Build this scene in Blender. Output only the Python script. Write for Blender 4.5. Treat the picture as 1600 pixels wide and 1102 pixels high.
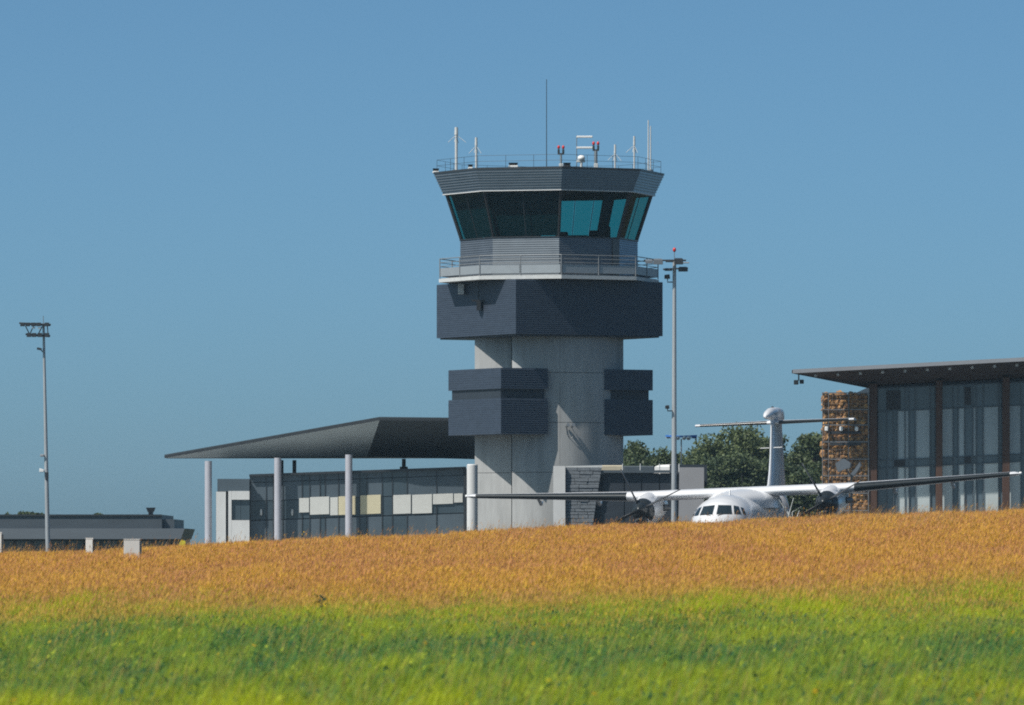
import bpy, bmesh, math, random
import numpy as np
from mathutils import Vector, Matrix

# ------------------------------------------------------------------ scene, camera, light
scene = bpy.context.scene
for o in list(bpy.data.objects):
    bpy.data.objects.remove(o)
COL = scene.collection
R = math.radians
F = 10650.0          # focal length in pixels of the 1600 px wide photograph
EYE = 1.7            # camera height
HOR = 865.0          # photograph row of the horizon

cam = bpy.data.cameras.new('camera')
cam.sensor_width = 36.0
cam.lens = F * 36.0 / 1600.0
cam.shift_y = (HOR - 551.0) / 1600.0
cam.clip_start = 1.0
cam.clip_end = 20000.0
cam.dof.use_dof = True
cam.dof.focus_distance = 335.0
cam.dof.aperture_fstop = 6.3
camo = bpy.data.objects.new('camera', cam)
camo.location = (0, 0, EYE)
camo.rotation_euler = (R(90), 0, 0)
COL.objects.link(camo)
scene.camera = camo

# sun: light travels right, away and down
SUN_T = Vector((3.1, 2.2, -4.7)).normalized()
elev = math.asin(-SUN_T.z)
to_sun = -SUN_T
azim = math.atan2(to_sun.x, to_sun.y)       # clockwise from +Y

world = bpy.data.worlds.new('World')
scene.world = world
world.use_nodes = True
wn = world.node_tree.nodes
wl = world.node_tree.links
wn.clear()
w_out = wn.new('ShaderNodeOutputWorld')
w_bg = wn.new('ShaderNodeBackground')
w_sky = wn.new('ShaderNodeTexSky')
w_sky.sky_type = 'NISHITA'
w_sky.sun_disc = False
w_sky.sun_elevation = elev
w_sky.sun_rotation = azim
w_sky.altitude = 400
w_sky.air_density = 0.32
w_sky.dust_density = 1.65
w_sky.ozone_density = 10.0
w_mul = wn.new('ShaderNodeMix')
w_mul.data_type = 'RGBA'
w_mul.blend_type = 'MULTIPLY'
w_mul.inputs[0].default_value = 1.0
w_mul.inputs[7].default_value = (0.95, 1.12, 0.85, 1)
wl.new(w_sky.outputs[0], w_mul.inputs[6])
wl.new(w_mul.outputs[2], w_bg.inputs['Color'])
w_bg.inputs['Strength'].default_value = 0.147
wl.new(w_bg.outputs[0], w_out.inputs['Surface'])

sun = bpy.data.lights.new('sun', 'SUN')
sun.energy = 5.0
sun.angle = R(0.53)
sun.color = (1.0, 0.95, 0.89)
suno = bpy.data.objects.new('sun', sun)
suno.rotation_euler = SUN_T.to_track_quat('-Z', 'Y').to_euler()
suno.location = (-60, 250, 90)
COL.objects.link(suno)

scene.view_settings.view_transform = 'Standard'
scene.view_settings.look = 'None'
scene.view_settings.exposure = 0.0
scene.view_settings.gamma = 1.0
scene.view_settings.use_curve_mapping = False
scene.render.engine = 'CYCLES'
scene.cycles.max_bounces = 8
scene.cycles.transparent_max_bounces = 16
scene.cycles.use_denoising = False
scene.cycles.caustics_reflective = False
scene.cycles.caustics_refractive = False
scene.cycles.sample_clamp_indirect = 2.0
scene.cycles.adaptive_threshold = 0.003
scene.cycles.filter_width = 1.9

rnd = random.Random(11)
rng = np.random.default_rng(7)

# ------------------------------------------------------------------ helpers
def W(px, py, d):
    """point at depth d that the photograph shows at pixel (px, py)"""
    return Vector(((px - 800.0) * d / F, d, EYE + (HOR - py) * d / F))

def X(px, d): return (px - 800.0) * d / F
def Z(py, d): return EYE + (HOR - py) * d / F

ORG = {}

def material(name, color, rough=0.6, metal=0.0, var=0.12, scale=3.0, bump=0.0, bscale=20.0, spec=0.5,
             color2=None, stretch=(1, 1, 1), coat=0.0):
    m = bpy.data.materials.new(name)
    m.use_nodes = True
    nt = m.node_tree
    b = nt.nodes['Principled BSDF']
    b.inputs['Roughness'].default_value = rough
    b.inputs['Metallic'].default_value = metal
    b.inputs['Specular IOR Level'].default_value = spec
    if coat:
        b.inputs['Coat Weight'].default_value = coat
        b.inputs['Coat Roughness'].default_value = 0.08
    tc = nt.nodes.new('ShaderNodeTexCoord')
    mp = nt.nodes.new('ShaderNodeMapping')
    mp.inputs['Scale'].default_value = stretch
    nt.links.new(tc.outputs['Object'], mp.inputs['Vector'])
    nz = nt.nodes.new('ShaderNodeTexNoise')
    nz.inputs['Scale'].default_value = scale
    nz.inputs['Detail'].default_value = 6
    nz.inputs['Roughness'].default_value = 0.65
    nt.links.new(mp.outputs[0], nz.inputs['Vector'])
    rp = nt.nodes.new('ShaderNodeValToRGB')
    c = color
    if color2 is None:
        lo = [max(0, k * (1 - var)) for k in c]
        hi = [min(1, k * (1 + var)) for k in c]
    else:
        lo, hi = c, color2
    rp.color_ramp.elements[0].position = 0.32
    rp.color_ramp.elements[1].position = 0.68
    rp.color_ramp.elements[0].color = (*lo, 1)
    rp.color_ramp.elements[1].color = (*hi, 1)
    nt.links.new(nz.outputs[0], rp.inputs[0])
    nt.links.new(rp.outputs[0], b.inputs['Base Color'])
    if bump:
        n2 = nt.nodes.new('ShaderNodeTexNoise')
        n2.inputs['Scale'].default_value = bscale
        n2.inputs['Detail'].default_value = 4
        nt.links.new(mp.outputs[0], n2.inputs['Vector'])
        bp = nt.nodes.new('ShaderNodeBump')
        bp.inputs['Strength'].default_value = bump
        bp.inputs['Distance'].default_value = 0.02
        nt.links.new(n2.outputs[0], bp.inputs['Height'])
        nt.links.new(bp.outputs[0], b.inputs['Normal'])
    return m

def tinted_glass(name, tint, gloss=0.9, rough=0.02):
    m = bpy.data.materials.new(name)
    m.use_nodes = True
    nt = m.node_tree
    nt.nodes.clear()
    out = nt.nodes.new('ShaderNodeOutputMaterial')
    tr = nt.nodes.new('ShaderNodeBsdfTransparent')
    tr.inputs[0].default_value = (*tint, 1)
    gl = nt.nodes.new('ShaderNodeBsdfGlossy')
    gl.inputs['Roughness'].default_value = rough
    gl.inputs['Color'].default_value = (gloss, gloss, gloss, 1)
    fr = nt.nodes.new('ShaderNodeFresnel')
    ge = nt.nodes.new('ShaderNodeNewGeometry')      # thin pane: same reflectance from both sides
    io = nt.nodes.new('ShaderNodeMix')
    io.inputs[2].default_value = 1.5; io.inputs[3].default_value = 1 / 1.5
    nt.links.new(ge.outputs['Backfacing'], io.inputs[0])
    nt.links.new(io.outputs[0], fr.inputs['IOR'])
    nz = nt.nodes.new('ShaderNodeTexNoise')
    nz.inputs['Scale'].default_value = 0.6
    tc = nt.nodes.new('ShaderNodeTexCoord')
    nt.links.new(tc.outputs['Object'], nz.inputs['Vector'])
    bp = nt.nodes.new('ShaderNodeBump')
    bp.inputs['Strength'].default_value = 0.04
    nt.links.new(nz.outputs[0], bp.inputs['Height'])
    nt.links.new(bp.outputs[0], gl.inputs['Normal'])
    mx = nt.nodes.new('ShaderNodeMixShader')
    nt.links.new(fr.outputs[0], mx.inputs[0])
    nt.links.new(tr.outputs[0], mx.inputs[1])
    nt.links.new(gl.outputs[0], mx.inputs[2])
    nt.links.new(mx.outputs[0], out.inputs['Surface'])
    return m

def attr_leaf_material(name, transl=0.25, rough=0.55, spec=0.3, attr='Col'):
    m = bpy.data.materials.new(name)
    m.use_nodes = True
    nt = m.node_tree
    b = nt.nodes['Principled BSDF']
    out = nt.nodes['Material Output']
    at = nt.nodes.new('ShaderNodeAttribute')
    at.attribute_name = attr
    nt.links.new(at.outputs['Color'], b.inputs['Base Color'])
    b.inputs['Roughness'].default_value = rough
    b.inputs['Specular IOR Level'].default_value = spec
    tl = nt.nodes.new('ShaderNodeBsdfTranslucent')
    nt.links.new(at.outputs['Color'], tl.inputs['Color'])
    mx = nt.nodes.new('ShaderNodeMixShader')
    mx.inputs[0].default_value = transl
    nt.links.new(b.outputs[0], mx.inputs[1])
    nt.links.new(tl.outputs[0], mx.inputs[2])
    nt.links.new(mx.outputs[0], out.inputs['Surface'])
    return m

class MB:
    def __init__(self):
        self.v = []; self.f = []
    def add(self, vs, fs):
        n = len(self.v)
        self.v += [tuple(p) for p in vs]
        self.f += [tuple(i + n for i in f) for f in fs]
        return self
    def box(self, x0, x1, y0, y1, z0, z1, k=0.0):
        # k: shear, z rises with x (a surface that follows the sloping site)
        zz = lambda x, z: z + k * (x - x0)
        vs = [(x0, y0, zz(x0, z0)), (x1, y0, zz(x1, z0)), (x1, y1, zz(x1, z0)), (x0, y1, zz(x0, z0)),
              (x0, y0, zz(x0, z1)), (x1, y0, zz(x1, z1)), (x1, y1, zz(x1, z1)), (x0, y1, zz(x0, z1))]
        return self.add(vs, [(0, 3, 2, 1), (4, 5, 6, 7), (0, 1, 5, 4), (1, 2, 6, 5), (2, 3, 7, 6), (3, 0, 4, 7)])
    def tube(self, pts, radii, n=10, cap=True):
        pts = [Vector(p) for p in pts]
        if not isinstance(radii, (list, tuple)):
            radii = [radii] * len(pts)
        rings = []
        for i, p in enumerate(pts):
            if i == 0: t = pts[1] - pts[0]
            elif i == len(pts) - 1: t = pts[-1] - pts[-2]
            else: t = pts[i + 1] - pts[i - 1]
            t.normalize()
            up = Vector((0, 0, 1)) if abs(t.z) < 0.9 else Vector((1, 0, 0))
            a = t.cross(up).normalized(); b = t.cross(a).normalized()
            rings.append([p + a * (radii[i] * math.cos(2 * math.pi * k / n)) + b * (radii[i] * math.sin(2 * math.pi * k / n)) for k in range(n)])
        return self.loft(rings, cap)
    def loft(self, rings, cap=True, closed=True):
        n = len(rings[0]); vs = []; fs = []
        for r in rings: vs += r
        m = n if closed else n - 1
        for i in range(len(rings) - 1):
            for k in range(m):
                k2 = (k + 1) % n
                fs.append((i * n + k, i * n + k2, (i + 1) * n + k2, (i + 1) * n + k))
        if cap:
            fs.append(tuple(range(n - 1, -1, -1)))
            fs.append(tuple((len(rings) - 1) * n + k for k in range(n)))
        return self.add(vs, fs)
    def prism(self, poly, z0, z1):
        return self.loft([[(x, y, z0) for x, y in poly], [(x, y, z1) for x, y in poly]])
    def poly(self, pts):
        return self.add(pts, [tuple(range(len(pts)))])
    def slab(self, pts, off):
        """thick polygon: pts and pts + off"""
        o = Vector(off)
        return self.loft([[Vector(p) for p in pts], [Vector(p) + o for p in pts]])
    def sphere(self, c, r, n=12, m=8, sz=1.0):
        rings = []
        for i in range(1, m):
            a = math.pi * i / m
            rings.append([(c[0] + r * math.sin(a) * math.cos(2 * math.pi * k / n), c[1] + r * math.sin(a) * math.sin(2 * math.pi * k / n), c[2] - sz * r * math.cos(a)) for k in range(n)])
        return self.loft(rings)
    def build(self, name, mat, parent=None, smooth=False, bevel=0.0, kind=None, autosmooth=None):
        org = ORG.get(parent.name, (0, 0, 0)) if parent else (0, 0, 0)
        me = bpy.data.meshes.new(name)
        vs = [(p[0] - org[0], p[1] - org[1], p[2] - org[2]) for p in self.v]
        me.from_pydata(vs, [], self.f)
        bm = bmesh.new(); bm.from_mesh(me)
        bmesh.ops.recalc_face_normals(bm, faces=bm.faces)
        if bevel:
            bmesh.ops.bevel(bm, geom=list(bm.edges), offset=bevel, segments=1, affect='EDGES', clamp_overlap=True)
        bm.to_mesh(me); bm.free()
        if smooth:
            me.polygons.foreach_set('use_smooth', [True] * len(me.polygons))
            if autosmooth:
                me.set_sharp_from_angle(angle=R(autosmooth))
        me.materials.append(mat)
        o = bpy.data.objects.new(name, me)
        COL.objects.link(o)
        if parent:
            o.parent = parent
            ORG[o.name] = org
        if kind: o['kind'] = kind
        return o

def tag(o, label, cat, group=None):
    o['label'] = label; o['category'] = cat
    if group: o['group'] = group
    return o

def thing(name, loc, label, cat, group=None, rot=None):
    o = bpy.data.objects.new(name, None)
    o.empty_display_size = 0.5
    o.location = loc
    COL.objects.link(o)
    if rot:
        o.rotation_euler = rot
        ORG[o.name] = (0, 0, 0)
    else:
        ORG[o.name] = tuple(loc)
    return tag(o, label, cat, group)

def one(mb, name, mat, base, label, cat, group=None, smooth=False, bevel=0.0):
    """a thing that is a single mesh, with its origin at its base"""
    mb.v = [(p[0] - base[0], p[1] - base[1], p[2] - base[2]) for p in mb.v]
    o = mb.build(name, mat, None, smooth, bevel)
    o.location = base
    return tag(o, label, cat, group)

def np_mesh(name, verts, faces, mat, cols=None, parent=None, nv=3, loc=(0, 0, 0)):
    me = bpy.data.meshes.new(name)
    nvt = len(verts); nf = len(faces)
    me.vertices.add(nvt)
    me.vertices.foreach_set('co', np.asarray(verts, dtype=np.float32).ravel())
    me.loops.add(nf * nv)
    me.loops.foreach_set('vertex_index', np.asarray(faces, dtype=np.int32).ravel())
    me.polygons.add(nf)
    me.polygons.foreach_set('loop_start', np.arange(0, nf * nv, nv, dtype=np.int32))
    if cols is not None:
        a = me.attributes.new('Col', 'FLOAT_COLOR', 'POINT')
        c4 = np.ones((nvt, 4), dtype=np.float32); c4[:, :3] = cols
        a.data.foreach_set('color', c4.ravel())
    me.update(calc_edges=True)
    me.materials.append(mat)
    o = bpy.data.objects.new(name, me)
    o.location = loc
    COL.objects.link(o)
    if parent: o.parent = parent
    return o

# ------------------------------------------------------------------ materials
M = {}
M['concrete'] = material('concrete', (0.375, 0.38, 0.372), 0.85, var=0.17, scale=1.6, bump=0.25, bscale=14, stretch=(1, 1, 0.16))
M['joint'] = material('joint_mortar', (0.13, 0.13, 0.125), 0.95)
M['clad'] = material('slate_cladding', (0.036, 0.049, 0.071), 0.5, var=0.14, scale=1.3, bump=0.1, stretch=(1, 1, 4))
M['clad2'] = material('cab_cladding', (0.16, 0.18, 0.2), 0.32, metal=0.5, var=0.1, scale=1.0)
M['steel'] = material('galvanised_steel', (0.3, 0.32, 0.33), 0.42, metal=0.6, var=0.1, scale=5)
M['rail'] = material('rail_steel', (0.22, 0.235, 0.245), 0.6, metal=0.2, var=0.1, scale=5)
M['mast'] = material('mast_steel', (0.4, 0.42, 0.43), 0.5, metal=0.3, var=0.12, scale=2.0, stretch=(1, 1, 0.2))
M['white_paint'] = material('white_paint', (0.78, 0.78, 0.76), 0.45, var=0.04)
M['dirty_white'] = material('weathered_white', (0.56, 0.57, 0.56), 0.6, var=0.1, scale=4)
M['dark_metal'] = material('dark_metal', (0.05, 0.055, 0.06), 0.4, metal=0.4, var=0.15)
M['black'] = material('black_plastic', (0.02, 0.021, 0.023), 0.45)
M['red_lamp'] = material('red_lens', (0.6, 0.03, 0.025), 0.25, var=0.05)
M['orange'] = material('orange_paint', (0.75, 0.2, 0.03), 0.4, var=0.05)
M['infill'] = material('perforated_sheet', (0.34, 0.37, 0.39), 0.5, metal=0.3, var=0.05)
M['cabglass'] = tinted_glass('green_tinted_glass', (0.2, 0.58, 0.56), gloss=0.2)
M['blind'] = material('dark_blind', (0.015, 0.04, 0.06), 0.8, var=0.1)
M['ceiling'] = material('dark_ceiling', (0.02, 0.022, 0.028), 0.9)
M['roof_zinc'] = material('roof_zinc', (0.075, 0.09, 0.1), 0.45, metal=0.3, var=0.08, scale=0.8)
M['soffit_lit'] = material('soffit_sheet_lit', (0.5, 0.56, 0.58), 0.5, metal=0.0, var=0.06, scale=0.7)  # left canopy fold: the light on it is put into this paler colour
M['pillar'] = material('painted_pillar', (0.42, 0.42, 0.46), 0.5, var=0.06, scale=2)
M['render_white'] = material('white_render', (0.6, 0.6, 0.585), 0.8, var=0.06, scale=1.5, stretch=(1, 1, 0.4))
M['pane_dark'] = material('dark_glazing', (0.055, 0.078, 0.095), 0.14, var=0.25, scale=0.25, spec=0.6)
M['pane_mid'] = material('grey_glazed_panel', (0.09, 0.115, 0.135), 0.2, var=0.18, scale=0.3, spec=0.5)
M['mullion'] = material('mullion', (0.03, 0.034, 0.038), 0.5)
M['roller'] = material('white_roller_blind', (0.6, 0.6, 0.56), 0.8, var=0.04, scale=3)
M['roller_y'] = material('cream_roller_blind', (0.62, 0.56, 0.38), 0.8, var=0.05, scale=3)
M['slate'] = material('split_slate', (0.15, 0.168, 0.185), 0.7, var=0.35, scale=5, bump=0.6, bscale=9, stretch=(1, 1, 5))
M['dark_panel'] = material('dark_panel', (0.028, 0.036, 0.046), 0.5, var=0.15, scale=0.6)
M['grey_panel'] = material('grey_fibre_cement', (0.3, 0.3, 0.31), 0.75, var=0.05, scale=1.0)
M['fascia'] = material('fascia_sheet', (0.33, 0.34, 0.36), 0.5, metal=0.2, var=0.06, scale=0.8)
M['soffit_wood'] = material('brown_soffit', (0.035, 0.026, 0.026), 0.7, var=0.25, scale=1.0, stretch=(0.4, 6, 6))
M['wood_post'] = material('oiled_wood_post', (0.07, 0.034, 0.021), 0.65, var=0.3, scale=3, stretch=(1, 1, 0.15))
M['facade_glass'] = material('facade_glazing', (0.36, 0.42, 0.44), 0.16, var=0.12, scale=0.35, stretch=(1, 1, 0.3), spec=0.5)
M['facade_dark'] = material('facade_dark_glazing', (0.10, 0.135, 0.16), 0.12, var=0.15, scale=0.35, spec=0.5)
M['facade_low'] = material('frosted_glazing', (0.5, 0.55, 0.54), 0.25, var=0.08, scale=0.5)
M['alu'] = material('facade_aluminium', (0.1, 0.12, 0.135), 0.4, metal=0.3)
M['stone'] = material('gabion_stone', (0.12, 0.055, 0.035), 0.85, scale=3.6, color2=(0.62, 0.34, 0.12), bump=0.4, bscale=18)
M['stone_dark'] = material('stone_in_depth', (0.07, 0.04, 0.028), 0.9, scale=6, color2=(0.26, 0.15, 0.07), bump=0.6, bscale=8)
M['wire'] = material('gabion_wire', (0.2, 0.205, 0.21), 0.5, metal=0.4)
M['aircraft_white'] = material('aircraft_white_paint', (0.74, 0.74, 0.75), 0.28, var=0.03, scale=0.6, coat=0.3)
M['aircraft_grey'] = material('aircraft_grey_paint', (0.5, 0.51, 0.53), 0.35, var=0.04)
M['boot'] = material('rubber_deicing_boot', (0.022, 0.026, 0.028), 0.25, var=0.2, scale=2, spec=0.6)
M['cockpit'] = material('cockpit_glass', (0.02, 0.03, 0.035), 0.06, var=0.2, spec=0.7)
M['intake'] = material('engine_dark', (0.02, 0.024, 0.026), 0.35, var=0.2)
M['blade'] = material('propeller_blade', (0.04, 0.042, 0.045), 0.4)
M['tyre'] = material('tyre_rubber', (0.025, 0.025, 0.025), 0.85)
M['bark'] = material('bark', (0.085, 0.065, 0.05), 0.9, var=0.3, scale=4, bump=0.6, bscale=12)
M['leaf'] = attr_leaf_material('tree_leaves', 0.3)
M['grass'] = attr_leaf_material('grass_blades', 0.5, rough=0.6, spec=0.2)
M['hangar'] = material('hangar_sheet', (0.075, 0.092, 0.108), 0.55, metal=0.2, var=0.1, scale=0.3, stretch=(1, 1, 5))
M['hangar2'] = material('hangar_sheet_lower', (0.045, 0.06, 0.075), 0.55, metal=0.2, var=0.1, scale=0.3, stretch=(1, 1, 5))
M['blue_paint'] = material('blue_paint', (0.03, 0.16, 0.5), 0.35, var=0.08)
M['yellow'] = material('yellow_paint', (0.6, 0.55, 0.05), 0.5)
M['dish'] = material('grey_sheet', (0.14, 0.16, 0.18), 0.5, var=0.1)
M['beige'] = material('beige_box', (0.5, 0.44, 0.32), 0.7, var=0.08)
M['apron'] = material('apron_asphalt', (0.045, 0.048, 0.052), 0.9, var=0.15, scale=0.4)

# ------------------------------------------------------------------ terrain
PD = np.array([-60, 0, 50, 72, 95, 122, 150, 172, 215, 265, 5000.0])
PA = np.array([-1.75, -1.7, -1.27, -1.10, -0.93, -0.42, 0.08, -0.05, -0.55, -0.72, -0.72])
PB = np.array([0.0, 0.0, 0.004, 0.008, 0.014, 0.030, 0.0465, 0.038, 0.008, 0.0, 0.0])

def smooth_interp(d, P, V):
    d = np.asarray(d, dtype=float)
    i = np.clip(np.searchsorted(P, d) - 1, 0, len(P) - 2)
    h = P[i + 1] - P[i]
    t = np.clip((d - P[i]) / h, 0, 1)
    sl = np.diff(V) / np.diff(P)
    m = np.zeros(len(V)); m[1:-1] = np.where(sl[:-1] * sl[1:] > 0, 2 * sl[:-1] * sl[1:] / (sl[:-1] + sl[1:] + 1e-12), 0)
    m[0] = sl[0]; m[-1] = sl[-1]
    return ((2 * t**3 - 3 * t**2 + 1) * V[i] + (t**3 - 2 * t**2 + t) * h * m[i] + (-2 * t**3 + 3 * t**2) * V[i + 1] + (t**3 - t**2) * h * m[i + 1])

def terrain(x, y):
    x = np.asarray(x, dtype=float); y = np.asarray(y, dtype=float)
    xc = 24 * np.tanh(x / 24)
    z = EYE + smooth_interp(y, PD, PA) + smooth_interp(y, PD, PB) * xc
    near = np.clip((220 - y) / 60, 0, 1)
    z = z + near * (0.03 * np.sin(x * 0.9 + 0.13 * y) + 0.035 * np.sin(x * 0.37 - 0.21 * y + 1.3))
    return z

gx = np.concatenate([np.array([-2500, -1500, -600, -250, -120, -70]), np.arange(-44, 44.1, 1.0), np.array([70, 120, 250, 600, 1500, 2500.0])])
gy = np.concatenate([np.array([-300, -60.0]), np.arange(-20, 290, 2.5), np.array([300, 330, 380, 450, 600, 900, 1500, 2500.0])])
GX, GY = np.meshgrid(gx, gy)
GZ = terrain(GX, GY)
nv_x = len(gx)
idx = np.arange(len(gx) * len(gy)).reshape(len(gy), len(gx))
gf = np.stack([idx[:-1, :-1], idx[:-1, 1:], idx[1:, 1:], idx[1:, :-1]], -1).reshape(-1, 4)
mg = material('meadow_soil', (0.05, 0.07, 0.025), 0.95, scale=0.5, color2=(0.12, 0.11, 0.04), bump=0.5, bscale=6)
ground = np_mesh('ground', np.stack([GX, GY, GZ], -1).reshape(-1, 3), gf, mg, nv=4)
ground['kind'] = 'structure'

ap = MB()
apz = EYE - 0.72
ap.box(-70, 120, 268, 420, apz - 0.3, apz + 0.012)
apo = ap.build('apron', M['apron']); apo['kind'] = 'structure'

fc = MB()  # unseen pale paving, added to bounce light up to soffit and facade
fc.box(X(230, 365), X(745, 365), 352, 392, apz - 0.2, apz + 0.05)
fc.box(X(1250, 325), X(1720, 325), 318, 345, apz - 0.2, apz + 0.05)
fco = fc.build('bounce_paving', material('pale_bounce_paving', (0.36, 0.37, 0.36), 0.9, var=0.1, scale=1.2)); fco['kind'] = 'structure'

# ------------------------------------------------------------------ meadow grass (real blades)
def vnoise(x, y, seed):
    r = np.random.default_rng(seed); T = r.random((256, 256))
    xi = np.floor(x).astype(int); yi = np.floor(y).astype(int)
    fx = x - xi; fy = y - yi
    fx = fx * fx * (3 - 2 * fx); fy = fy * fy * (3 - 2 * fy)
    a = T[xi % 256, yi % 256]; b = T[(xi + 1) % 256, yi % 256]; c = T[xi % 256, (yi + 1) % 256]; e = T[(xi + 1) % 256, (yi + 1) % 256]
    return (a * (1 - fx) + b * fx) * (1 - fy) + (c * (1 - fx) + e * fx) * fy

def fbm(x, y, seed):
    return 0.5 * vnoise(x, y, seed) + 0.3 * vnoise(x * 2.1, y * 2.1, seed + 1) + 0.2 * vnoise(x * 4.3, y * 4.3, seed + 2)

def scatter(n, d0, d1, margin=2.5):
    d = np.sqrt(rng.random(n) * (d1**2 - d0**2) + d0**2)
    x = (rng.random(n) * 2 - 1) * (d * 800 / F * 1.04 + margin)
    return x, d

def boundary(x):
    """distance where the green sward gives way to the dry tall grass"""
    return 93 + 0.15 * x + 12.0 * (fbm(x * 0.6 + 40, x * 0 + 3.3, 5) - 0.5)

def blades(x, y, h, w, lean, leandir, cols_base, cols_tip):
    """each blade: one slim triangle"""
    n = len(x); z = terrain(x, y) - 0.02
    yaw = rng.random(n) * math.pi
    wx = np.cos(yaw) * w * 0.5; wy = np.sin(yaw) * w * 0.5
    lx = np.cos(leandir) * lean; ly = np.sin(leandir) * lean
    v = np.zeros((n, 3, 3), dtype=np.float32)
    v[:, 0] = np.stack([x - wx, y - wy, z], -1); v[:, 1] = np.stack([x + wx, y + wy, z], -1)
    v[:, 2] = np.stack([x + lx, y + ly, z + h], -1)
    c = np.zeros((n, 3, 3), dtype=np.float32)
    c[:, 0] = cols_base; c[:, 1] = cols_base; c[:, 2] = cols_tip
    return v.reshape(-1, 3), np.arange(n * 3).reshape(-1, 3), c.reshape(-1, 3)

def heads(x, y, z, lx, ly, ln, w, col):
    """seed heads: small diamonds on top of the stems"""
    n = len(x)
    yaw = rng.random(n) * math.pi
    wx = np.cos(yaw) * w * 0.5; wy = np.sin(yaw) * w * 0.5
    v = np.zeros((n, 4, 3), dtype=np.float32)
    v[:, 0] = np.stack([x, y, z], -1)
    v[:, 1] = np.stack([x + wx + lx * 0.4, y + wy + ly * 0.4, z + ln * 0.4], -1)
    v[:, 2] = np.stack([x + lx, y + ly, z + ln], -1)
    v[:, 3] = np.stack([x - wx + lx * 0.4, y - wy + ly * 0.4, z + ln * 0.4], -1)
    b = (np.arange(n) * 4)[:, None]
    f = np.concatenate([b + np.array([[0, 1, 2]]), b + np.array([[0, 2, 3]])], 0)
    c = np.repeat(col[:, None, :], 4, 1).reshape(-1, 3)
    return v.reshape(-1, 3), f, c

def lerp(a, b, t):
    return np.asarray(a)[None, :] * (1 - t[:, None]) + np.asarray(b)[None, :] * t[:, None]

# dry, tall, seeding grass on the rise
n = 560000
x, y = scatter(n, 74, 168)
keep = y > boundary(x) + rng.normal(2, 8.0, n) + 18.0 * (fbm(x * 1.6, y * 0.25, 91) - 0.5)
x = x[keep]; y = y[keep]; n = len(x)
patch = fbm(x * 1.1, y * 0.2, 21); fine = fbm(x * 5, y * 1.4, 31)
h = (0.30 + 0.12 * patch + 0.07 * fine) * (0.72 + 0.4 * rng.random(n)) * (0.5 + 0.5 * np.clip((y - boundary(x) + 10) / 24, 0, 1))
tall = rng.random(n) < 0.02
h[tall] *= 1.15 + 0.5 * rng.random(tall.sum())**2
lean = h * (0.08 + 0.25 * rng.random(n)); ld = rng.normal(0.15, 0.6, n)
t = np.clip(rng.normal(0.5, 0.2, n) + 1.1 * (patch - 0.5), 0, 1)
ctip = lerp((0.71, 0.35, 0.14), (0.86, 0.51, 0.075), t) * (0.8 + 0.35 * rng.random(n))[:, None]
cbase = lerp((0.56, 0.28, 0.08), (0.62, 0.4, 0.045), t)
edge = np.clip(1 - (y - boundary(x) + 8) / 17, 0, 1)[:, None] * (0.4 + 0.6 * rng.random(n))[:, None]
ctip = ctip * (1 - edge) + np.array([[0.50, 0.42, 0.05]]) * edge
cbase = cbase * (1 - edge) + np.array([[0.34, 0.34, 0.04]]) * edge
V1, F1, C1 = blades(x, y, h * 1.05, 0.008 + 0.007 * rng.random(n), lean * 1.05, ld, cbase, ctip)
hz = terrain(x, y) + h * 0.88
ht = rng.random(n)
dusk = np.where(tall, 0.72, 1.0)[:, None]
hc = dusk * lerp((0.68, 0.31, 0.17), (0.9, 0.54, 0.07), np.clip(ht + 0.8 * (patch - 0.5), 0, 1)) * (0.78 + 0.4 * rng.random(n))[:, None]
hc = hc * (1 - edge * 0.7) + np.array([[0.66, 0.55, 0.06]]) * edge * 0.7
V2, F2, C2 = heads(x + np.cos(ld) * lean * 0.85, y + np.sin(ld) * lean * 0.85, hz, np.cos(ld) * lean * 0.3, np.sin(ld) * lean * 0.3,
                   0.04 + 0.05 * rng.random(n), 0.008 + 0.012 * rng.random(n), hc)
dry = np_mesh('dry_grass', np.concatenate([V1, V2]), np.concatenate([F1, F2 + len(V1)]), M['grass'], np.concatenate([C1, C2]))
dry['kind'] = 'stuff'
tag(dry, 'tall dry orange seeding grass covering the rise before the airfield', 'grass')

# green sward in front
n = 640000
x, y = scatter(n, 42, 124)
keep = y < boundary(x) + rng.normal(4, 8.0, n) + 18.0 * (fbm(x * 1.6, y * 0.25, 91) - 0.5)
x = x[keep]; y = y[keep]; n = len(x)
patch = fbm(x * 1.7, y * 0.33, 51); fine = fbm(x * 6.0, y * 1.2, 61); big = fbm(x * 0.25, y * 0.07, 71)
h = (0.11 + 0.12 * patch + 0.08 * fine) * (0.65 + 0.6 * rng.random(n))
h *= 1 + 0.55 * np.clip((y - boundary(x) + 10) / 18, 0, 1)
lean = h * (0.25 + 0.7 * rng.random(n)); ld = rng.normal(0.1, 0.8, n)
t = np.clip(rng.normal(0.33, 0.17, n) + 1.7 * (patch - 0.5) + 0.8 * (fine - 0.5) + 0.6 * (big - 0.5)
            + 0.40 * np.clip((60 - y) / 10, 0, 1) + 0.32 * np.clip((y - 78) / 14, 0, 1) - 0.22 * np.exp(-((y - 68) / 6)**2), 0, 1)
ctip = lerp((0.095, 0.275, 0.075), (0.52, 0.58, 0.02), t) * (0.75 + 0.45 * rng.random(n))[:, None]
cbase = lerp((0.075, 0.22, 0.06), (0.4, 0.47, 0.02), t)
V1, F1, C1 = blades(x, y, h, 0.012 + 0.012 * rng.random(n), lean, ld, cbase, ctip)
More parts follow.
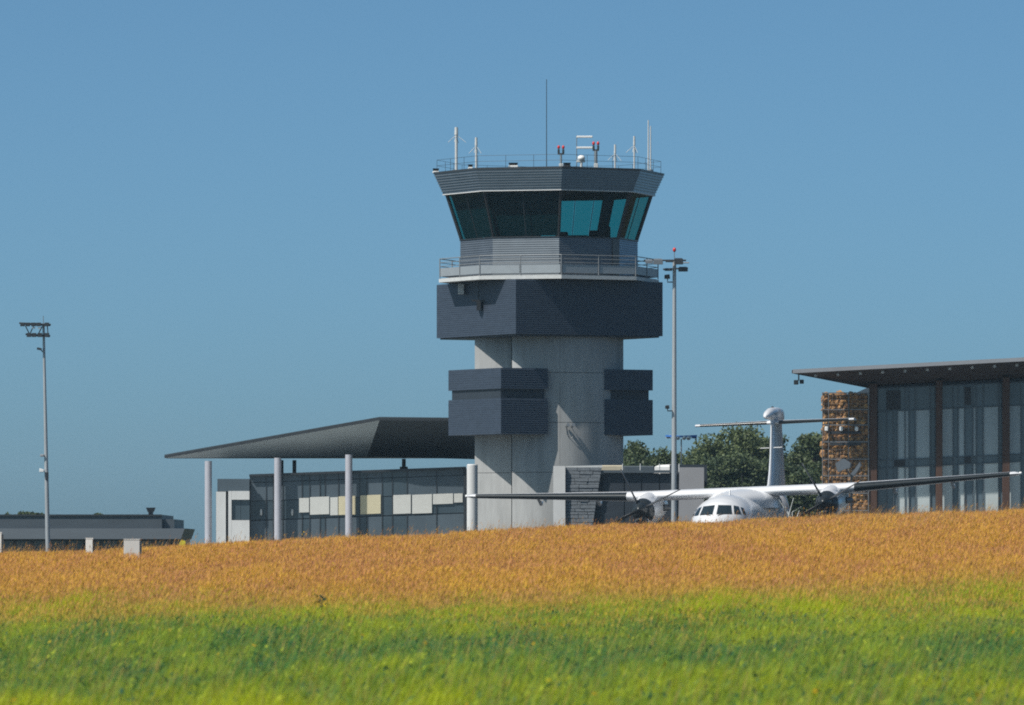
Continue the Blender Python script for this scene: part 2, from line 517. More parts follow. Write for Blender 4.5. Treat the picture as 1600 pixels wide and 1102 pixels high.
# broad weed leaves between the blades
nb = 26000
xb, yb = scatter(nb, 42, 100); kb = yb < boundary(xb); xb = xb[kb]; yb = yb[kb]; nb = len(xb)
pb = fbm(xb * 1.7, yb * 0.33, 51)
tb = np.clip(rng.random(nb)**1.5 * 1.1 + 1.3 * (pb - 0.5) - 0.1, 0, 1)
hb = 0.08 + 0.14 * rng.random(nb)
V2, F2, C2 = heads(xb, yb, terrain(xb, yb) + hb, rng.normal(0.02, 0.04, nb), rng.normal(0, 0.04, nb), 0.03 + 0.03 * rng.random(nb), 0.014 + 0.016 * rng.random(nb),
                   lerp((0.04, 0.15, 0.075), (0.55, 0.62, 0.05), tb))
# scattered dry stalks in the green
ns = 30000
xs, ys = scatter(ns, 42, 112); kb = ys < boundary(xs) + 12; xs = xs[kb]; ys = ys[kb]; ns = len(xs)
hs = 0.17 + 0.2 * rng.random(ns)
V3, F3, C3 = blades(xs, ys, hs, 0.008 + 0.008 * rng.random(ns), hs * (0.2 + 0.4 * rng.random(ns)), rng.normal(0.1, 0.6, ns),
                    lerp((0.25, 0.24, 0.04), (0.3, 0.28, 0.05), rng.random(ns)), lerp((0.55, 0.36, 0.09), (0.75, 0.55, 0.2), rng.random(ns)))
green = np_mesh('green_grass', np.concatenate([V1, V2, V3]), np.concatenate([F1, F2 + len(V1), F3 + len(V1) + len(V2)]), M['grass'], np.concatenate([C1, C2, C3]))
green['kind'] = 'stuff'
tag(green, 'lush green sward along the foot of the picture', 'grass')

# pale wisps standing above the crest, blown to the right
nw = 14000
xw, yw = scatter(nw, 132, 166)
gust = fbm(xw * 0.5 + 9, yw * 0.05, 131)
kb = rng.random(nw) < np.clip(1.9 * (gust - 0.3), 0.06, 1); xw = xw[kb]; yw = yw[kb]; nw = len(xw); gust = gust[kb]
hw_ = 0.40 + 0.26 * rng.random(nw) + 0.12 * gust
V5, F5, C5 = blades(xw, yw, hw_, 0.011 + 0.006 * rng.random(nw), hw_ * (0.3 + 0.5 * rng.random(nw)), rng.normal(0.0, 0.35, nw),
                    lerp((0.45, 0.3, 0.14), (0.5, 0.36, 0.16), rng.random(nw)), lerp((0.42, 0.27, 0.17), (0.6, 0.42, 0.22), rng.random(nw)))
wsp = np_mesh('grass_wisps', V5, F5, M['grass'], C5); wsp['kind'] = 'stuff'
tag(wsp, 'thin pale grass wisps blown to the right along the crest', 'grass')

# yellow flowers dotted through the meadow
nf_ = 420
xf, yf = scatter(nf_, 45, 150)
hf = np.where(yf > 96, 0.5, 0.27) + 0.06 * rng.random(nf_)
V4, F4, C4 = heads(xf, yf, terrain(xf, yf) + hf, rng.normal(0, .02, nf_), rng.normal(0, .02, nf_), 0.02 + 0.02 * rng.random(nf_), 0.02 + 0.02 * rng.random(nf_),
                   lerp((0.75, 0.42, 0.02), (0.8, 0.6, 0.03), rng.random(nf_)))
fl = np_mesh('meadow_flowers', V4, F4, M['grass'], C4); fl['kind'] = 'stuff'
tag(fl, 'tiny yellow flowers dotted through the meadow', 'flowers')

# ------------------------------------------------------------------ control tower
TD = 360.0
TS = TD / F                       # metres per pixel at the tower's axis
TX = X(858, TD)
TB = EYE - 0.72                   # ground
tower = thing('control_tower', (TX, TD, TB), 'tall airport control tower of pale concrete and dark cladding with glazed cab', 'control tower')

def TP(x, y):                     # plan point, pixels about the tower's axis
    return (TX + x * TS, TD + y * TS)

def ring(poly, z, sc=1.0, cx=0.0, cy=0.0):
    out = []
    for (x, y) in poly:
        p = TP(cx + (x - cx) * sc, cy + (y - cy) * sc)
        out.append((p[0], p[1], EYE + z))
    return out

def siding(poly, z0, z1, nb, lap=0.03, sc0=1.0, sc1=1.0, cap=True):
    """overlapping horizontal boards round a plan polygon (sawtooth section)"""
    cx = sum(p[0] for p in poly) / len(poly); cy = sum(p[1] for p in poly) / len(poly)
    rad = sum(math.hypot(p[0] - cx, p[1] - cy) for p in poly) / len(poly) * TS
    k = lap / rad
    rings = []
    for i in range(nb):
        a = i / nb; b = (i + 1) / nb
        s_a = sc0 + (sc1 - sc0) * a; s_b = sc0 + (sc1 - sc0) * b
        rings.append(ring(poly, z0 + (z1 - z0) * a, s_a + k, cx, cy))
        rings.append(ring(poly, z0 + (z1 - z0) * b, s_b, cx, cy))
    return MB().loft(rings, cap)

def octo(r, phi0=6.0):
    return [(r * math.sin(R(phi0 + 45 * k)), -r * math.cos(R(phi0 + 45 * k))) for k in range(8)]

# concrete shaft: cast lifts of curved panels with open joints round a dark core
shaft_z = [-0.72, 4.24, 6.85, 9.46, 11.44]
core = [(112 * math.sin(R(a)), -112 * math.cos(R(a))) for a in range(-28, 256, 6)]
core += [(-112, 36), (-112, -32), (-58, -56)]
mb = MB(); mb.loft([ring(core, -0.72), ring(core, 11.44)])
mb.build('shaft_core', M['joint'], tower)
for li in range(4):
    z0, z1 = shaft_z[li] + (0.012 if li else 0), shaft_z[li + 1] - 0.012
    cuts = [-30, 8, 46, 84, 122, 160, 206, 250]
    for a0, a1 in zip(cuts[:-1], cuts[1:]):
        g = 0.10
        angs = [a0 + g + (a1 - a0 - 2 * g) * k / 8 for k in range(9)]
        pl = [(116 * math.sin(R(a)), -116 * math.cos(R(a))) for a in angs] + [(110 * math.sin(R(a)), -110 * math.cos(R(a))) for a in reversed(angs)]
        m_ = MB().loft([ring(pl, z0), ring(pl, z1)])
        m_.build('concrete_panel', M['concrete'], tower, smooth=True, autosmooth=40)
    pl = [(-59, -62), (-116, -36), (-116, 40), (-110, 40), (-110, -31), (-59, -56)]
    MB().loft([ring(pl, z0), ring(pl, z1)]).build('concrete_panel', M['concrete'], tower)
# logo bracket on the shaft: small twin lamp with a loop of cable
lp = MB()
fx, fy = 30, -112.5
for dx in (-4, 4):
    p = TP(fx + dx, fy - 3)
    lp.tube([(p[0], p[1], EYE + 6.62), (p[0] + 0.1, p[1] - 0.28, EYE + 6.72)], [0.07, 0.1], 8)
p = TP(fx, fy)
lp.tube([(p[0] - .15, p[1] - .03, EYE + 6.6), (p[0] - .1, p[1] - .05, EYE + 6.2), (p[0] + .15, p[1] - .06, EYE + 6.05), (p[0] + .3, p[1] - .06, EYE + 6.3), (p[0] + .12, p[1] - .05, EYE + 6.62)], 0.018, 6)
lp.build('wall_lamp', M['steel'], tower)

# lower projecting blocks, either side of the shaft
lz0, lzn0, lzn1, lz1 = 6.22, 8.08, 8.58, 9.66
boxes = [[(-75, -165), (-3, -126), (-85, 26), (-157, -13)], [(70, -86.6), (161, -38), (79, 114), (-12, 65)]]
for bi, bp in enumerate(boxes):
    siding(bp, lz0, lzn0, 16, 0.018).build('lower_cladding', M['clad'], tower, kind='stuff')
    bcx = sum(p[0] for p in bp) / 4; bcy = sum(p[1] for p in bp) / 4
    small = [(bcx + (p[0] - bcx) * 0.93, bcy + (p[1] - bcy) * 0.93) for p in bp]
    MB().loft([ring(small, lzn0 - 0.02), ring(small, lzn1 + 0.02)]).build('window_band', M['dark_panel'], tower)
    siding(bp, lzn1, lz1, 9, 0.018).build('upper_cladding', M['clad'], tower, kind='stuff')
# upper square block
sq = [(-52, -175), (176, -52), (52, 175), (-176, 53)]
siding(sq, 11.42, 14.26, 26, 0.018).build('block_cladding', M['clad'], tower, kind='stuff')
sqs = [(x * 0.97, y * 0.97) for x, y in sq]
MB().loft([ring(sqs, 11.34), ring(sqs, 11.45)]).build('block_soffit', M['dark_panel'], tower)
# fittings under the deck on the left face
p = TP(-137, -22)
MB().box(p[0] - .17, p[0] + .15, p[1] - .5, p[1] - .15, EYE + 13.65, EYE + 14.2).build('junction_box', M['dirty_white'], tower, bevel=0.02)
q = TP(-113, -70)
cm = MB(); cm.box(q[0] - .25, q[0] + .55, q[1] - .5, q[1] - .25, EYE + 13.2, EYE + 13.3)
cm.box(q[0] + .0, q[0] + .22, q[1] - .55, q[1] - .2, EYE + 12.75, EYE + 13.2)
cm.tube([(q[0] + .1, q[1] - .4, EYE + 13.2), (q[0] + .1, q[1] - .2, EYE + 14.2)], .04, 6)
cm.build('camera_bracket', M['black'], tower)
p = TP(2, -150)
for (px_, py_, face) in ((-2, -152, 'r'), (-18, -157, 'l')):
    pass

# balcony deck
dz0, dz1 = 14.29, 14.50
d8 = octo(170)
deck = MB().loft([ring(d8, dz0 + 0.02), ring(d8, dz1)]).build('balcony_deck', M['concrete'], tower)
eb = MB()
o8a, o8b = octo(173), octo(170.3)
for k in range(8):
    a, b = o8a[k], o8a[(k + 1) % 8]; c, e = o8b[(k + 1) % 8], o8b[k]
    eb.loft([ring([a, b, c, e], dz0 + 0.0), ring([a, b, c, e], dz1 - 0.03)])
eb.build('deck_edge', M['dirty_white'], deck)
rail_z = 15.53
r8 = octo(171.5)
for k in range(8):
    a, b = Vector(r8[k]), Vector(r8[(k + 1) % 8])
    for j in range(2):
        q = a.lerp(b, j / 2.0); p = TP(q.x, q.y)
        MB().tube([(p[0], p[1], EYE + dz1), (p[0], p[1], EYE + rail_z)], 0.032, 6).build('railing_post', M['rail'], deck)
for zz in (rail_z, rail_z - 0.2, rail_z - 0.4):
    rr = [TP(*q) for q in r8]
    t_ = MB()
    for k in range(8):
        a, b = rr[k], rr[(k + 1) % 8]
        t_.tube([(a[0], a[1], EYE + zz), (b[0], b[1], EYE + zz)], 0.026 if zz == rail_z else 0.018, 6)
    t_.build('handrail' if zz == rail_z else 'guard_rail', M['rail'], deck)
for k in range(8):
    a, b = Vector(octo(170.8)[k]), Vector(octo(170.8)[(k + 1) % 8])
    for j in range(2):
        q0 = a.lerp(b, j / 2 + 0.012); q1 = a.lerp(b, j / 2 + 0.488)
        p0, p1 = TP(*q0), TP(*q1)
        nrm = Vector((p0[0] - TX, p0[1] - TD, 0)).normalized() * 0.02
        MB().slab([(p0[0], p0[1], EYE + dz1 + 0.1), (p1[0], p1[1], EYE + dz1 + 0.1), (p1[0], p1[1], EYE + rail_z - 0.5), (p0[0], p0[1], EYE + rail_z - 0.5)], nrm).build('infill_panel', M['infill'], deck)

# cab wall, glass, parapet, roof
gz0, gz1 = 16.50, 18.97
siding(octo(139), dz1, gz0, 17, 0.03).build('cab_wall', M['clad2'], tower, kind='stuff')
MB().loft([ring(octo(141), gz0), ring(octo(141), gz0 + 0.05)]).build('cab_sill', M['dark_metal'], tower)
gl0, gl1 = octo(137), octo(161)
for k in range(8):
    for j in range(2):
        def L(poly, t, z):
            a, b = Vector(poly[k]), Vector(poly[(k + 1) % 8]); q = a.lerp(b, t); p = TP(q.x, q.y); return (p[0], p[1], EYE + z)
        t0, t1 = j / 2 + 0.012, j / 2 + 0.488
        pts = [L(gl0, t0, gz0 + 0.05), L(gl0, t1, gz0 + 0.05), L(gl1, t1, gz1), L(gl1, t0, gz1)]
        MB().poly(pts).build('glass_pane', M['cabglass'], tower)
        if j == 1:
            MB().tube([L(gl0, 0.5, gz0 + 0.03), L(gl1, 0.5, gz1)], 0.022, 4).build('pane_joint', M['dark_metal'], tower)
    a0, a1 = gl0[k], gl1[k]; p0, p1 = TP(*a0), TP(*a1)
    MB().tube([(p0[0], p0[1], EYE + gz0), (p1[0], p1[1], EYE + gz1)], 0.085 if k in (0, 7) else 0.11, 6).build('corner_mullion', M['black'], tower)
# sun blinds drawn down inside (front left faces and the far right corner)
for k, t0, t1, zb in ((7, 0.0, 1.0, 0.0), (6, 0.0, 1.0, 0.0), (5, .0, 1.0, 0.0), (2, 0.28, 0.50, 0.0), (4, 0.03, 0.97, 0.0), (0, .66, .80, 0.0)):
    i0, i1 = octo(132), octo(155)
    def L2(poly, t, z):
        a, b = Vector(poly[k]), Vector(poly[(k + 1) % 8]); q = a.lerp(b, t); p = TP(q.x, q.y); return Vector((p[0], p[1], EYE + z))
    zl = gz0 + 0.1
    pts = [L2(i0, t0, zl), L2(i0, t1, zl), L2(i1, t1, gz1), L2(i1, t0, gz1)]
    c_ = Vector((TX, TD, EYE + 17)); nrm = (c_ - pts[0]); nrm.z = 0; nrm = nrm.normalized() * 0.02
    MB().slab(pts, nrm).build('roller_blind', M['blind'], tower)
MB().loft([ring(octo(136), gz0 - 0.3), ring(octo(136), gz0 + 0.0)]).build('cab_floor', M['ceiling'], tower)
MB().loft([ring(octo(158), gz1 - 0.10), ring(octo(160), gz1 + 0.05)]).build('cab_ceiling', M['ceiling'], tower)
for (cx_, cy_, w_, h_) in ((20, 60, 20, .5), (45, 70, 34, .32), (78, 40, 30, .55), (88, 20, 16, .75)):
    p = TP(cx_, cy_)
    MB().box(p[0] - w_ * TS / 2, p[0] + w_ * TS / 2, p[1] - .3, p[1] + .3, EYE + gz0, EYE + gz0 + h_ * 0.9 + .12).build('console', M['black'], tower, bevel=0.05)
# parapet: larger boards leaning outwards
par0, par1 = 18.93, 20.0
prs = []
for i in range(8):
    sc = 0.918 + 0.082 * (i + 1) / 8
    prs += [ring(octo(180), par0 + (par1 - par0) * i / 8, sc), ring(octo(180), par0 + (par1 - par0) * (i + 1) / 8, sc)]
MB().loft(prs).build('parapet_cladding', M['clad2'], tower, kind='stuff')
MB().loft([ring(octo(167.5), par0 - 0.035), ring(octo(167.5), par0 - 0.002)]).build('parapet_drip_edge', M['white_paint'], tower)
MB().loft([ring(octo(181.5), par1 - 0.005), ring(octo(181.5), par1 + 0.1)]).build('roof_edge', M['dark_metal'], tower)
MB().loft([ring(octo(179), par1 + 0.1), ring(octo(170), par1 + 0.13)]).build('roof', M['roof_zinc'], tower)
RZ = EYE + par1 + 0.12
# roof guard rail
rr = [TP(*q) for q in octo(176)]
g_ = MB()
for k in range(8):
    a, b = rr[k], rr[(k + 1) % 8]
    for zz in (0.32, 0.62):
        g_.tube([(a[0], a[1], RZ + zz), (b[0], b[1], RZ + zz)], 0.009, 5)
g_.build('roof_rail', M['dark_metal'], tower)
for k in range(8):
    a, b = Vector(octo(176)[k]), Vector(octo(176)[(k + 1) % 8])
    for j in range(3):
        q = a.lerp(b, j / 3.0); p = TP(q.x, q.y)
        MB().tube([(p[0], p[1], RZ - 0.03), (p[0], p[1], RZ + 0.62)], 0.011, 5).build('roof_rail_post', M['dark_metal'], tower)

# door on the balcony, right hand side
a, b = Vector(octo(140.6)[0]), Vector(octo(140.6)[1])
q0, q1 = a.lerp(b, 0.88), a.lerp(b, 0.98)
p0, p1 = TP(*q0), TP(*q1)
MB().slab([(p0[0], p0[1], EYE + dz1 + .05), (p1[0], p1[1], EYE + dz1 + .05), (p1[0], p1[1], EYE + gz0 - .05), (p0[0], p0[1], EYE + gz0 - .05)], (0.02, -0.04, 0)).build('downpipe', M['alu'], tower)

# ------------------------------------------------------------------ roof antennas and lights
def antenna(px, top, arm_y, arms, d, r, label, name='ground_plane_antenna', base=None, mat='dirty_white'):
    zb = RZ
    b = (X(px, d), d, zb)
    t = thing(name, b, label, 'antenna', 'aerials on the tower roof')
    zt = Z(top, d)
    if arm_y:
        za = Z(arm_y, d)
        MB().tube([(b[0], d, zb), (b[0], d, za)], r * 0.75, 8).build('mast', M['steel'] if r < .06 else M[mat], t)
        MB().tube([(b[0], d, za), (b[0], d, zt)], [r, r * 0.85], 8).build('whip', M[mat], t)
        for (ax, ay) in arms:
            MB().tube([(b[0], d, za), (X(ax, d), d - 0.15, Z(ay, d))], 0.014, 5).build('radial', M['dirty_white'], t)
        for s in (0.35, -0.35):
            MB().tube([(b[0], d, za), (b[0] + s * .3, d + s, za - 0.4)], 0.014, 5).build('radial', M['dirty_white'], t)
    else:
        MB().tube([(b[0], d, zb), (b[0], d, zt)], [r, r * 0.7], 6).build('whip', M[mat], t)
    MB().tube([(b[0], d, zb - 0.02), (b[0], d, zb + 0.08)], r * 2 + 0.04, 8).build('foot', M['steel'], t)
    return t

antenna(713, 199, 211, [(700, 223), (728, 223)], 359, 0.10, 'thick white pole antenna at the left end of the tower roof')
antenna(744, 215, 228, [(733, 240), (752, 240)], 358, 0.075, 'short white antenna with drooping radials, second from the left roof edge')
antenna(854, 124, None, [], 361, 0.028, 'very tall thin dark whip aerial rising from the roof centre', 'whip_antenna', mat='dark_metal')
antenna(961, 226, 240, [(950, 251), (971, 252)], 358, 0.06, 'white tripod antenna just right of the right pair of red lamps')
antenna(991, 213, 227, [(978, 239), (996, 239)], 359, 0.06, 'taller white tripod antenna between the short tripod and the whip pair')
antenna(1013, 188, None, [], 360, 0.05, 'tallest white whip aerial by the right roof corner', 'whip_antenna')
antenna(1016.5, 197, None, [], 358.5, 0.045, 'second white whip aerial, slightly shorter, at the right roof corner', 'whip_antenna')

def lamp_pair(px, top, d, w, label):
    b = (X(px, d), d, RZ)
    t = thing('obstruction_light', b, label, 'warning light', 'red obstruction lamps on the tower roof')
    zt = Z(top, d)
    MB().tube([(b[0], d, RZ - .02), (b[0], d, zt - 0.5)], w, 8).build('post', M['steel'], t)
    MB().box(b[0] - .17, b[0] + .17, d - .05, d + .05, zt - 0.5, zt - 0.42).build('cross_bar', M['dark_metal'], t)
    for s in (-.12, .12):
        l = MB(); l.tube([(b[0] + s, d, zt - .42), (b[0] + s, d, zt - .22)], 0.06, 8); l.build('lamp_holder', M['dark_metal'], t)
        l = MB(); l.sphere((b[0] + s, d, zt - .11), 0.075, 10, 8, 1.4); l.build('red_lens', M['red_lamp'], t, smooth=True)
    MB().box(b[0] - .1, b[0] + .12, d - .12, d + .1, RZ - 0.02, RZ + 0.3).build('control_box', M['dirty_white'], t, bevel=.02)

lamp_pair(876.5, 227, 357, 0.055, 'twin red obstruction lamps left of the white frame aerial')
lamp_pair(931, 221, 357, 0.09, 'twin red obstruction lamps on a thick post right of the white frame aerial')

d = 357.5
fb = (X(901, d), d, RZ)
fa = thing('frame_aerial', fb, 'aerial of two stacked white horizontal bars on a thin post', 'antenna', 'aerials on the tower roof')
MB().tube([fb, (fb[0], d, Z(212, d))], 0.025, 6).build('post', M['steel'], fa)
for yy in (214, 231):
    MB().box(X(901, d), X(926, d), d - .06, d + .06, Z(yy + 1.6, d), Z(yy - 1.6, d)).build('bar', M['white_paint'], fa, bevel=0.02)
cb = (X(908, d), 356.4, RZ)
cmr = thing('roof_camera', cb, 'white domed camera on a bracket below the frame aerial', 'camera')
MB().tube([cb, (cb[0], cb[1], RZ + .42)], .07, 8).build('post', M['dirty_white'], cmr)
MB().sphere((cb[0], cb[1], RZ + .55), .2, 12, 8, .8).build('dome', M['white_paint'], cmr, smooth=True)
MB().box(cb[0] - .25, cb[0] + .2, cb[1] - .08, cb[1] + .08, RZ + .33, RZ + .45).build('bracket', M['dirty_white'], cmr, bevel=.02)
for (px, d, wd, lab) in ((681, 360.5, 0.34, 'small white floodlight at the far left corner of the tower roof'), (735, 356.8, .26, 'small white floodlight below the second roof antenna'), (802, 355.2, .5, 'white edged floodlight in the middle of the left roof edge'), (886, 355.2, .4, 'low dark box light right above the front roof corner')):
    b = (X(px, d), d, RZ - 0.04)
    t = thing('roof_floodlight', b, lab, 'floodlight', 'floodlights along the tower roof edge')
    MB().box(b[0] - wd / 2, b[0] + wd / 2, d - .12, d + .1, RZ - .02, RZ + .1).build('base', M['white_paint'] if px != 886 else M['black'], t, bevel=.02)
    MB().loft([[(b[0] - wd * .4, d - .05, RZ + .1), (b[0] + wd * .4, d - .05, RZ + .1), (b[0] + wd * .4, d + .1, RZ + .1), (b[0] - wd * .4, d + .1, RZ + .1)],
               [(b[0] - wd * .5, d - .12, RZ + .24), (b[0] + wd * .5, d - .12, RZ + .24), (b[0] + wd * .5, d + .06, RZ + .24), (b[0] - wd * .5, d + .06, RZ + .24)]]).build('head', M['black'], t)

# ------------------------------------------------------------------ canopy left of the tower
def zk(z, x, x0, k): return z + k * (x - x0)
G = TB
cr = thing('entrance_canopy', (X(500, 362), 362, G), 'big dark folded canopy roof on round pillars left of the tower', 'canopy')
A = W(257, 716, 370.6); B = W(593, 657, 368.5); C = W(775, 659, 368.5)
D_ = W(574, 713, 372.5); E = W(775, 718, 373)
A2 = A + Vector((0, 0, 0.10)); B2 = B + Vector((0, 0, 0.16)); C2_ = C + Vector((0, 0, .16))
BK = W(775, 690, 384); BL = W(262, 716, 383)
sf = MB(); sf.slab([A, B, D_], Vector((0.02, .10, 0.04))); sf.build('soffit_panel', M['soffit_lit'], cr)
sf = MB(); sf.slab([B, C, E, D_], Vector((-0.0, .10, 0.04))); sf.build('soffit_panel', M['roof_zinc'], cr)
u = MB(); u.slab([A + Vector((.1, .1, -.02)), D_ + Vector((0, .1, -.02)), E + Vector((0, .1, -.02)), W(775, 716.5, 383), BL], Vector((0, 0, .12))); u.build('soffit_panel', M['roof_zinc'], cr)
rf = MB(); rf.slab([A + Vector((0, 0, .05)), B + Vector((0, 0, .05)), C + Vector((0, 0, .05)), BK, BL], Vector((0, 0, 0.14))); rf.build('roof', M['roof_zinc'], cr)
fe = MB()
for p, q in ((A, B), (B, C)):
    n_ = Vector((0, -0.05, 0))
    fe.slab([p + n_, q + n_, q + n_ + Vector((0, 0, .17)), p + n_ + Vector((0, 0, .12))], Vector((0, -.04, 0)))
fe.build('fascia', M['dark_metal'], cr)
for px, ty in ((325.5, 724), (434, 719), (545, 714)):
    d = 369.55
    b = W(px, ty, d)
    c_ = MB(); c_.tube([(b.x, d, G), (b.x, d, b.z + 0.12)], 0.195, 18); c_.build('pillar', M['pillar'], cr, smooth=True, autosmooth=40)
for px, ty in ((460, 722), (631, 720), (440, 722)):
    d = 380
    b = W(px, ty, d)
    c_ = MB(); c_.tube([(b.x, d, G), (b.x, d, b.z + 0.1)], 0.11, 12); c_.build('rear_pillar', M['dark_metal'], cr, smooth=True, autosmooth=40)
b = W(631, 730, 379.9)
MB().box(b.x - .22, b.x + .22, 379.6, 380.2, b.z - .25, b.z + .02).build('pillar_collar', M['dark_metal'], cr)

# glazed building under the canopy
BD = 370.0
bs = BD / F
kx = 0.036
gb = thing('glazed_building', (X(530, BD), BD, G), 'long low dark glazed building with white blinds below the folded canopy', 'building')
xl, xr = X(390, BD), X(728, BD)
def topz(px): return Z(743 - (px - 390) * 0.0355, BD)
wall = MB(); wall.add([(xl, BD + .16, G), (xr, BD + .16, G), (xr, BD + 9, G), (xl, BD + 9, G), (xl, BD + .16, topz(390)), (xr, BD + .16, topz(728)), (xr, BD + 9, topz(728)), (xl, BD + 9, topz(390))],
                      [(0, 3, 2, 1), (4, 5, 6, 7), (0, 1, 5, 4), (1, 2, 6, 5), (2, 3, 7, 6), (3, 0, 4, 7)])
wall.build('wall', M['dark_panel'], gb)
def fq(px0, px1, py0, py1, dd, th, name, mat, parent, k=0.0355, ref=390, bevel=0.0):
    """upright rectangular piece on the facade; rows follow the facade's slope"""
    pts = []
    for px, py in ((px0, py1), (px1, py1), (px1, py0), (px0, py0)):
        pts.append(W(px, py - (px - ref) * k, dd))
    return MB().slab(pts, (0, -th, 0)).build(name, mat, parent, bevel=bevel)
cuts = [391, 416, 427, 442, 472, 484, 500, 508, 529, 562, 573, 597, 613, 636, 682, 728]
rnd.seed(4)
for i, (c0, c1) in enumerate(zip(cuts[:-1], cuts[1:])):
    dark = i in (4, 6, 9, 11, 12)
    fq(c0 + .5, c1 - .5, 744.5, 754, BD + .12, .05, 'top_panel', M['pane_dark'] if dark else M['pane_mid'], gb)
    fq(c0 + .5, c1 - .5, 755, 783, BD + .12, .05, 'upper_pane', M['pane_dark'] if dark else M['pane_mid'], gb)
    fq(c0 + .5, c1 - .5, 784, 813, BD + .12, .03, 'window_pane', M['pane_dark'], gb)
    fq(c0 + .5, c1 - .5, 814.5, 890, BD + .12, .05, 'lower_panel', M['pane_dark'] if dark else M['pane_mid'], gb)
for c0 in cuts:
    fq(c0 - .5, c0 + .5, 744.5, 890, BD + .10, .07, 'mullion', M['mullion'], gb)
for px0, px1, y0, y1, mt in ((467.5, 483, 781.5, 804, 'roller'), (484.5, 514.5, 780.5, 808, 'roller'), (516, 528, 782, 810, 'roller'), (529, 556, 781, 810, 'roller_y'), (563, 595, 780.5, 810, 'roller_y'),
                             (614.5, 642, 782, 811.5, 'roller'), (644, 675, 782.5, 812, 'roller'), (676.5, 708, 782.5, 798.5, 'roller'), (709.5, 723, 783, 797, 'roller')):
    fq(px0, px1, y0, y1, BD + .05, .04, 'window_blind', M[mt], gb, bevel=0.008)
for px in (408, 456.5):
    q = W(px, 799, BD)
    m_ = MB(); m_.sphere((q.x, BD - .02, q.z - .05), .07, 10, 8, 2.8); m_.build('wall_lantern', M['dirty_white'], gb, smooth=True)
fq(390, 728, 741.5, 745, BD + .3, .5, 'roof_trim', M['dark_metal'], gb)
fq(724.5, 728.5, 743, 890, BD + .1, .3, 'end_trim', M['mullion'], gb)
# pale end bay
e = thing('end_pavilion', (X(365, BD), BD, G), 'white rendered end bay with a dark window left of the glazed building', 'building')
fq(338, 353, 768.5, 890, BD - .4, .25, 'wall_panel', M['render_white'], e, k=0)
MB().box(X(338, BD), X(389, BD), BD - .38, BD + 6, G, Z(769, BD)).build('core', M['dark_panel'], e)
fq(357, 362, 767.5, 890, BD - .4, .25, 'wall_panel', M['render_white'], e, k=0)
fq(362.2, 390, 767.5, 781, BD - .4, .25, 'wall_panel', M['render_white'], e, k=0)
fq(362.2, 390, 813, 890, BD - .4, .25, 'wall_panel', M['render_white'], e, k=0)
fq(362.2, 376, 781.5, 812.5, BD - .4, .1, 'window_pane', M['pane_dark'], e, k=0)
fq(376.4, 390, 781.5, 812.5, BD - .4, .1, 'window_pane', M['pane_dark'], e, k=0)
fq(340, 390, 748.5, 768, BD - .3, .3, 'parapet', M['pane_mid'], e, k=0)
MB().box(X(340, BD), X(389, BD), BD - .25, BD + 6, Z(768.5, BD), Z(749.5, BD)).build('roof_core', M['dark_panel'], e)

# white pier beside the shaft
d = 355.5
pb_ = (X(738, d), d, G)
pr = MB(); pr.tube([(pb_[0], d, G), (pb_[0], d, Z(727, d))], 0.285, 20)
pr.tube([(pb_[0], d, Z(727, d)), (pb_[0], d, Z(725.5, d))], [.284, .25], 20)
one(pr, 'concrete_pier', M['render_white'], pb_, 'thick white round pier between the glazed building and the tower shaft', 'pillar', smooth=True).data.set_sharp_from_angle(angle=R(40))

# ------------------------------------------------------------------ annex right of the tower
AD = 351.0
ax = thing('annex_building', (X(980, AD), AD, G), 'low annex with white slab, split slate and dark panels right of the tower shaft', 'building')
fq(864.5, 883, 728.5, 890, AD, .3, 'white_slab', M['render_white'], ax, k=0)
MB().box(X(884, AD), X(1100, AD), AD + .4, AD + 8, G, Z(741, AD + .4)).build('core', M['dark_panel'], ax)
# slate courses with uneven depth, each a long stone
rnd.seed(9)
sl_y = 731.0
row = 0
while sl_y < 880:
    hh = rnd.uniform(4.5, 6.5)
    x0 = 883.6; xe = 940 - (sl_y - 731) * 0.155
    while x0 < xe - 3:
        ww = rnd.uniform(14, 26)
        x1 = min(x0 + ww, xe)
        if xe - x1 < 6: x1 = xe
        pts = [W(a_, b_, AD + .02) for a_, b_ in ((x0 + .25, sl_y + hh - .35), (x1 - .25, sl_y + hh - .35), (x1 - .25, sl_y + rnd.uniform(0, .6)), (x0 + .25, sl_y + rnd.uniform(0, .6)))]
        MB().slab(pts, (0, -rnd.uniform(.08, .13), 0)).build('slate_block', M['slate'], ax, bevel=0.012)
        x0 = x1
    sl_y += hh
pts = [W(a_, b_, AD + .2) for a_, b_ in ((883.6, 890), (916, 890), (940, 731), (883.6, 731))]
MB().slab(pts, (0, -.18, 0)).build('slate_backing', M['dark_panel'], ax)
MB().slab([W(a_, b_, AD) for a_, b_ in ((884, 730.5), (941, 730.5), (941, 727), (884, 728.5))], (0, .5, 0)).build('coping', M['dirty_white'], ax)
for i, (c0, c1) in enumerate(((944, 975), (976, 1002), (1003, 1030), (1031, 1056))):
    o_ = [W(a_, b_, AD + .35) for a_, b_ in ((c0 + .3 - (16 if i == 0 else 0), 890), (c1 - .3, 890), (c1 - .3, 739.5), (c0 + .3, 739.5))]
    MB().slab(o_, (0, -.1, 0)).build('dark_panel', M['dark_panel'], ax)
fq(938, 1058, 735, 739, AD + .3, .3, 'roof_trim', M['alu'], ax, k=0)
MB().box(X(937, AD + 3), X(973, AD + 3), AD + 2, AD + 4, Z(740, AD + 3), Z(727.5, AD + 3)).build('roof_box', M['beige'], ax, bevel=.05)
MB().box(X(974, AD + 3), X(1022, AD + 3), AD + 2, AD + 5, Z(740, AD + 3), Z(728.5, AD + 3)).build('roof_plant', M['alu'], ax, bevel=.05)
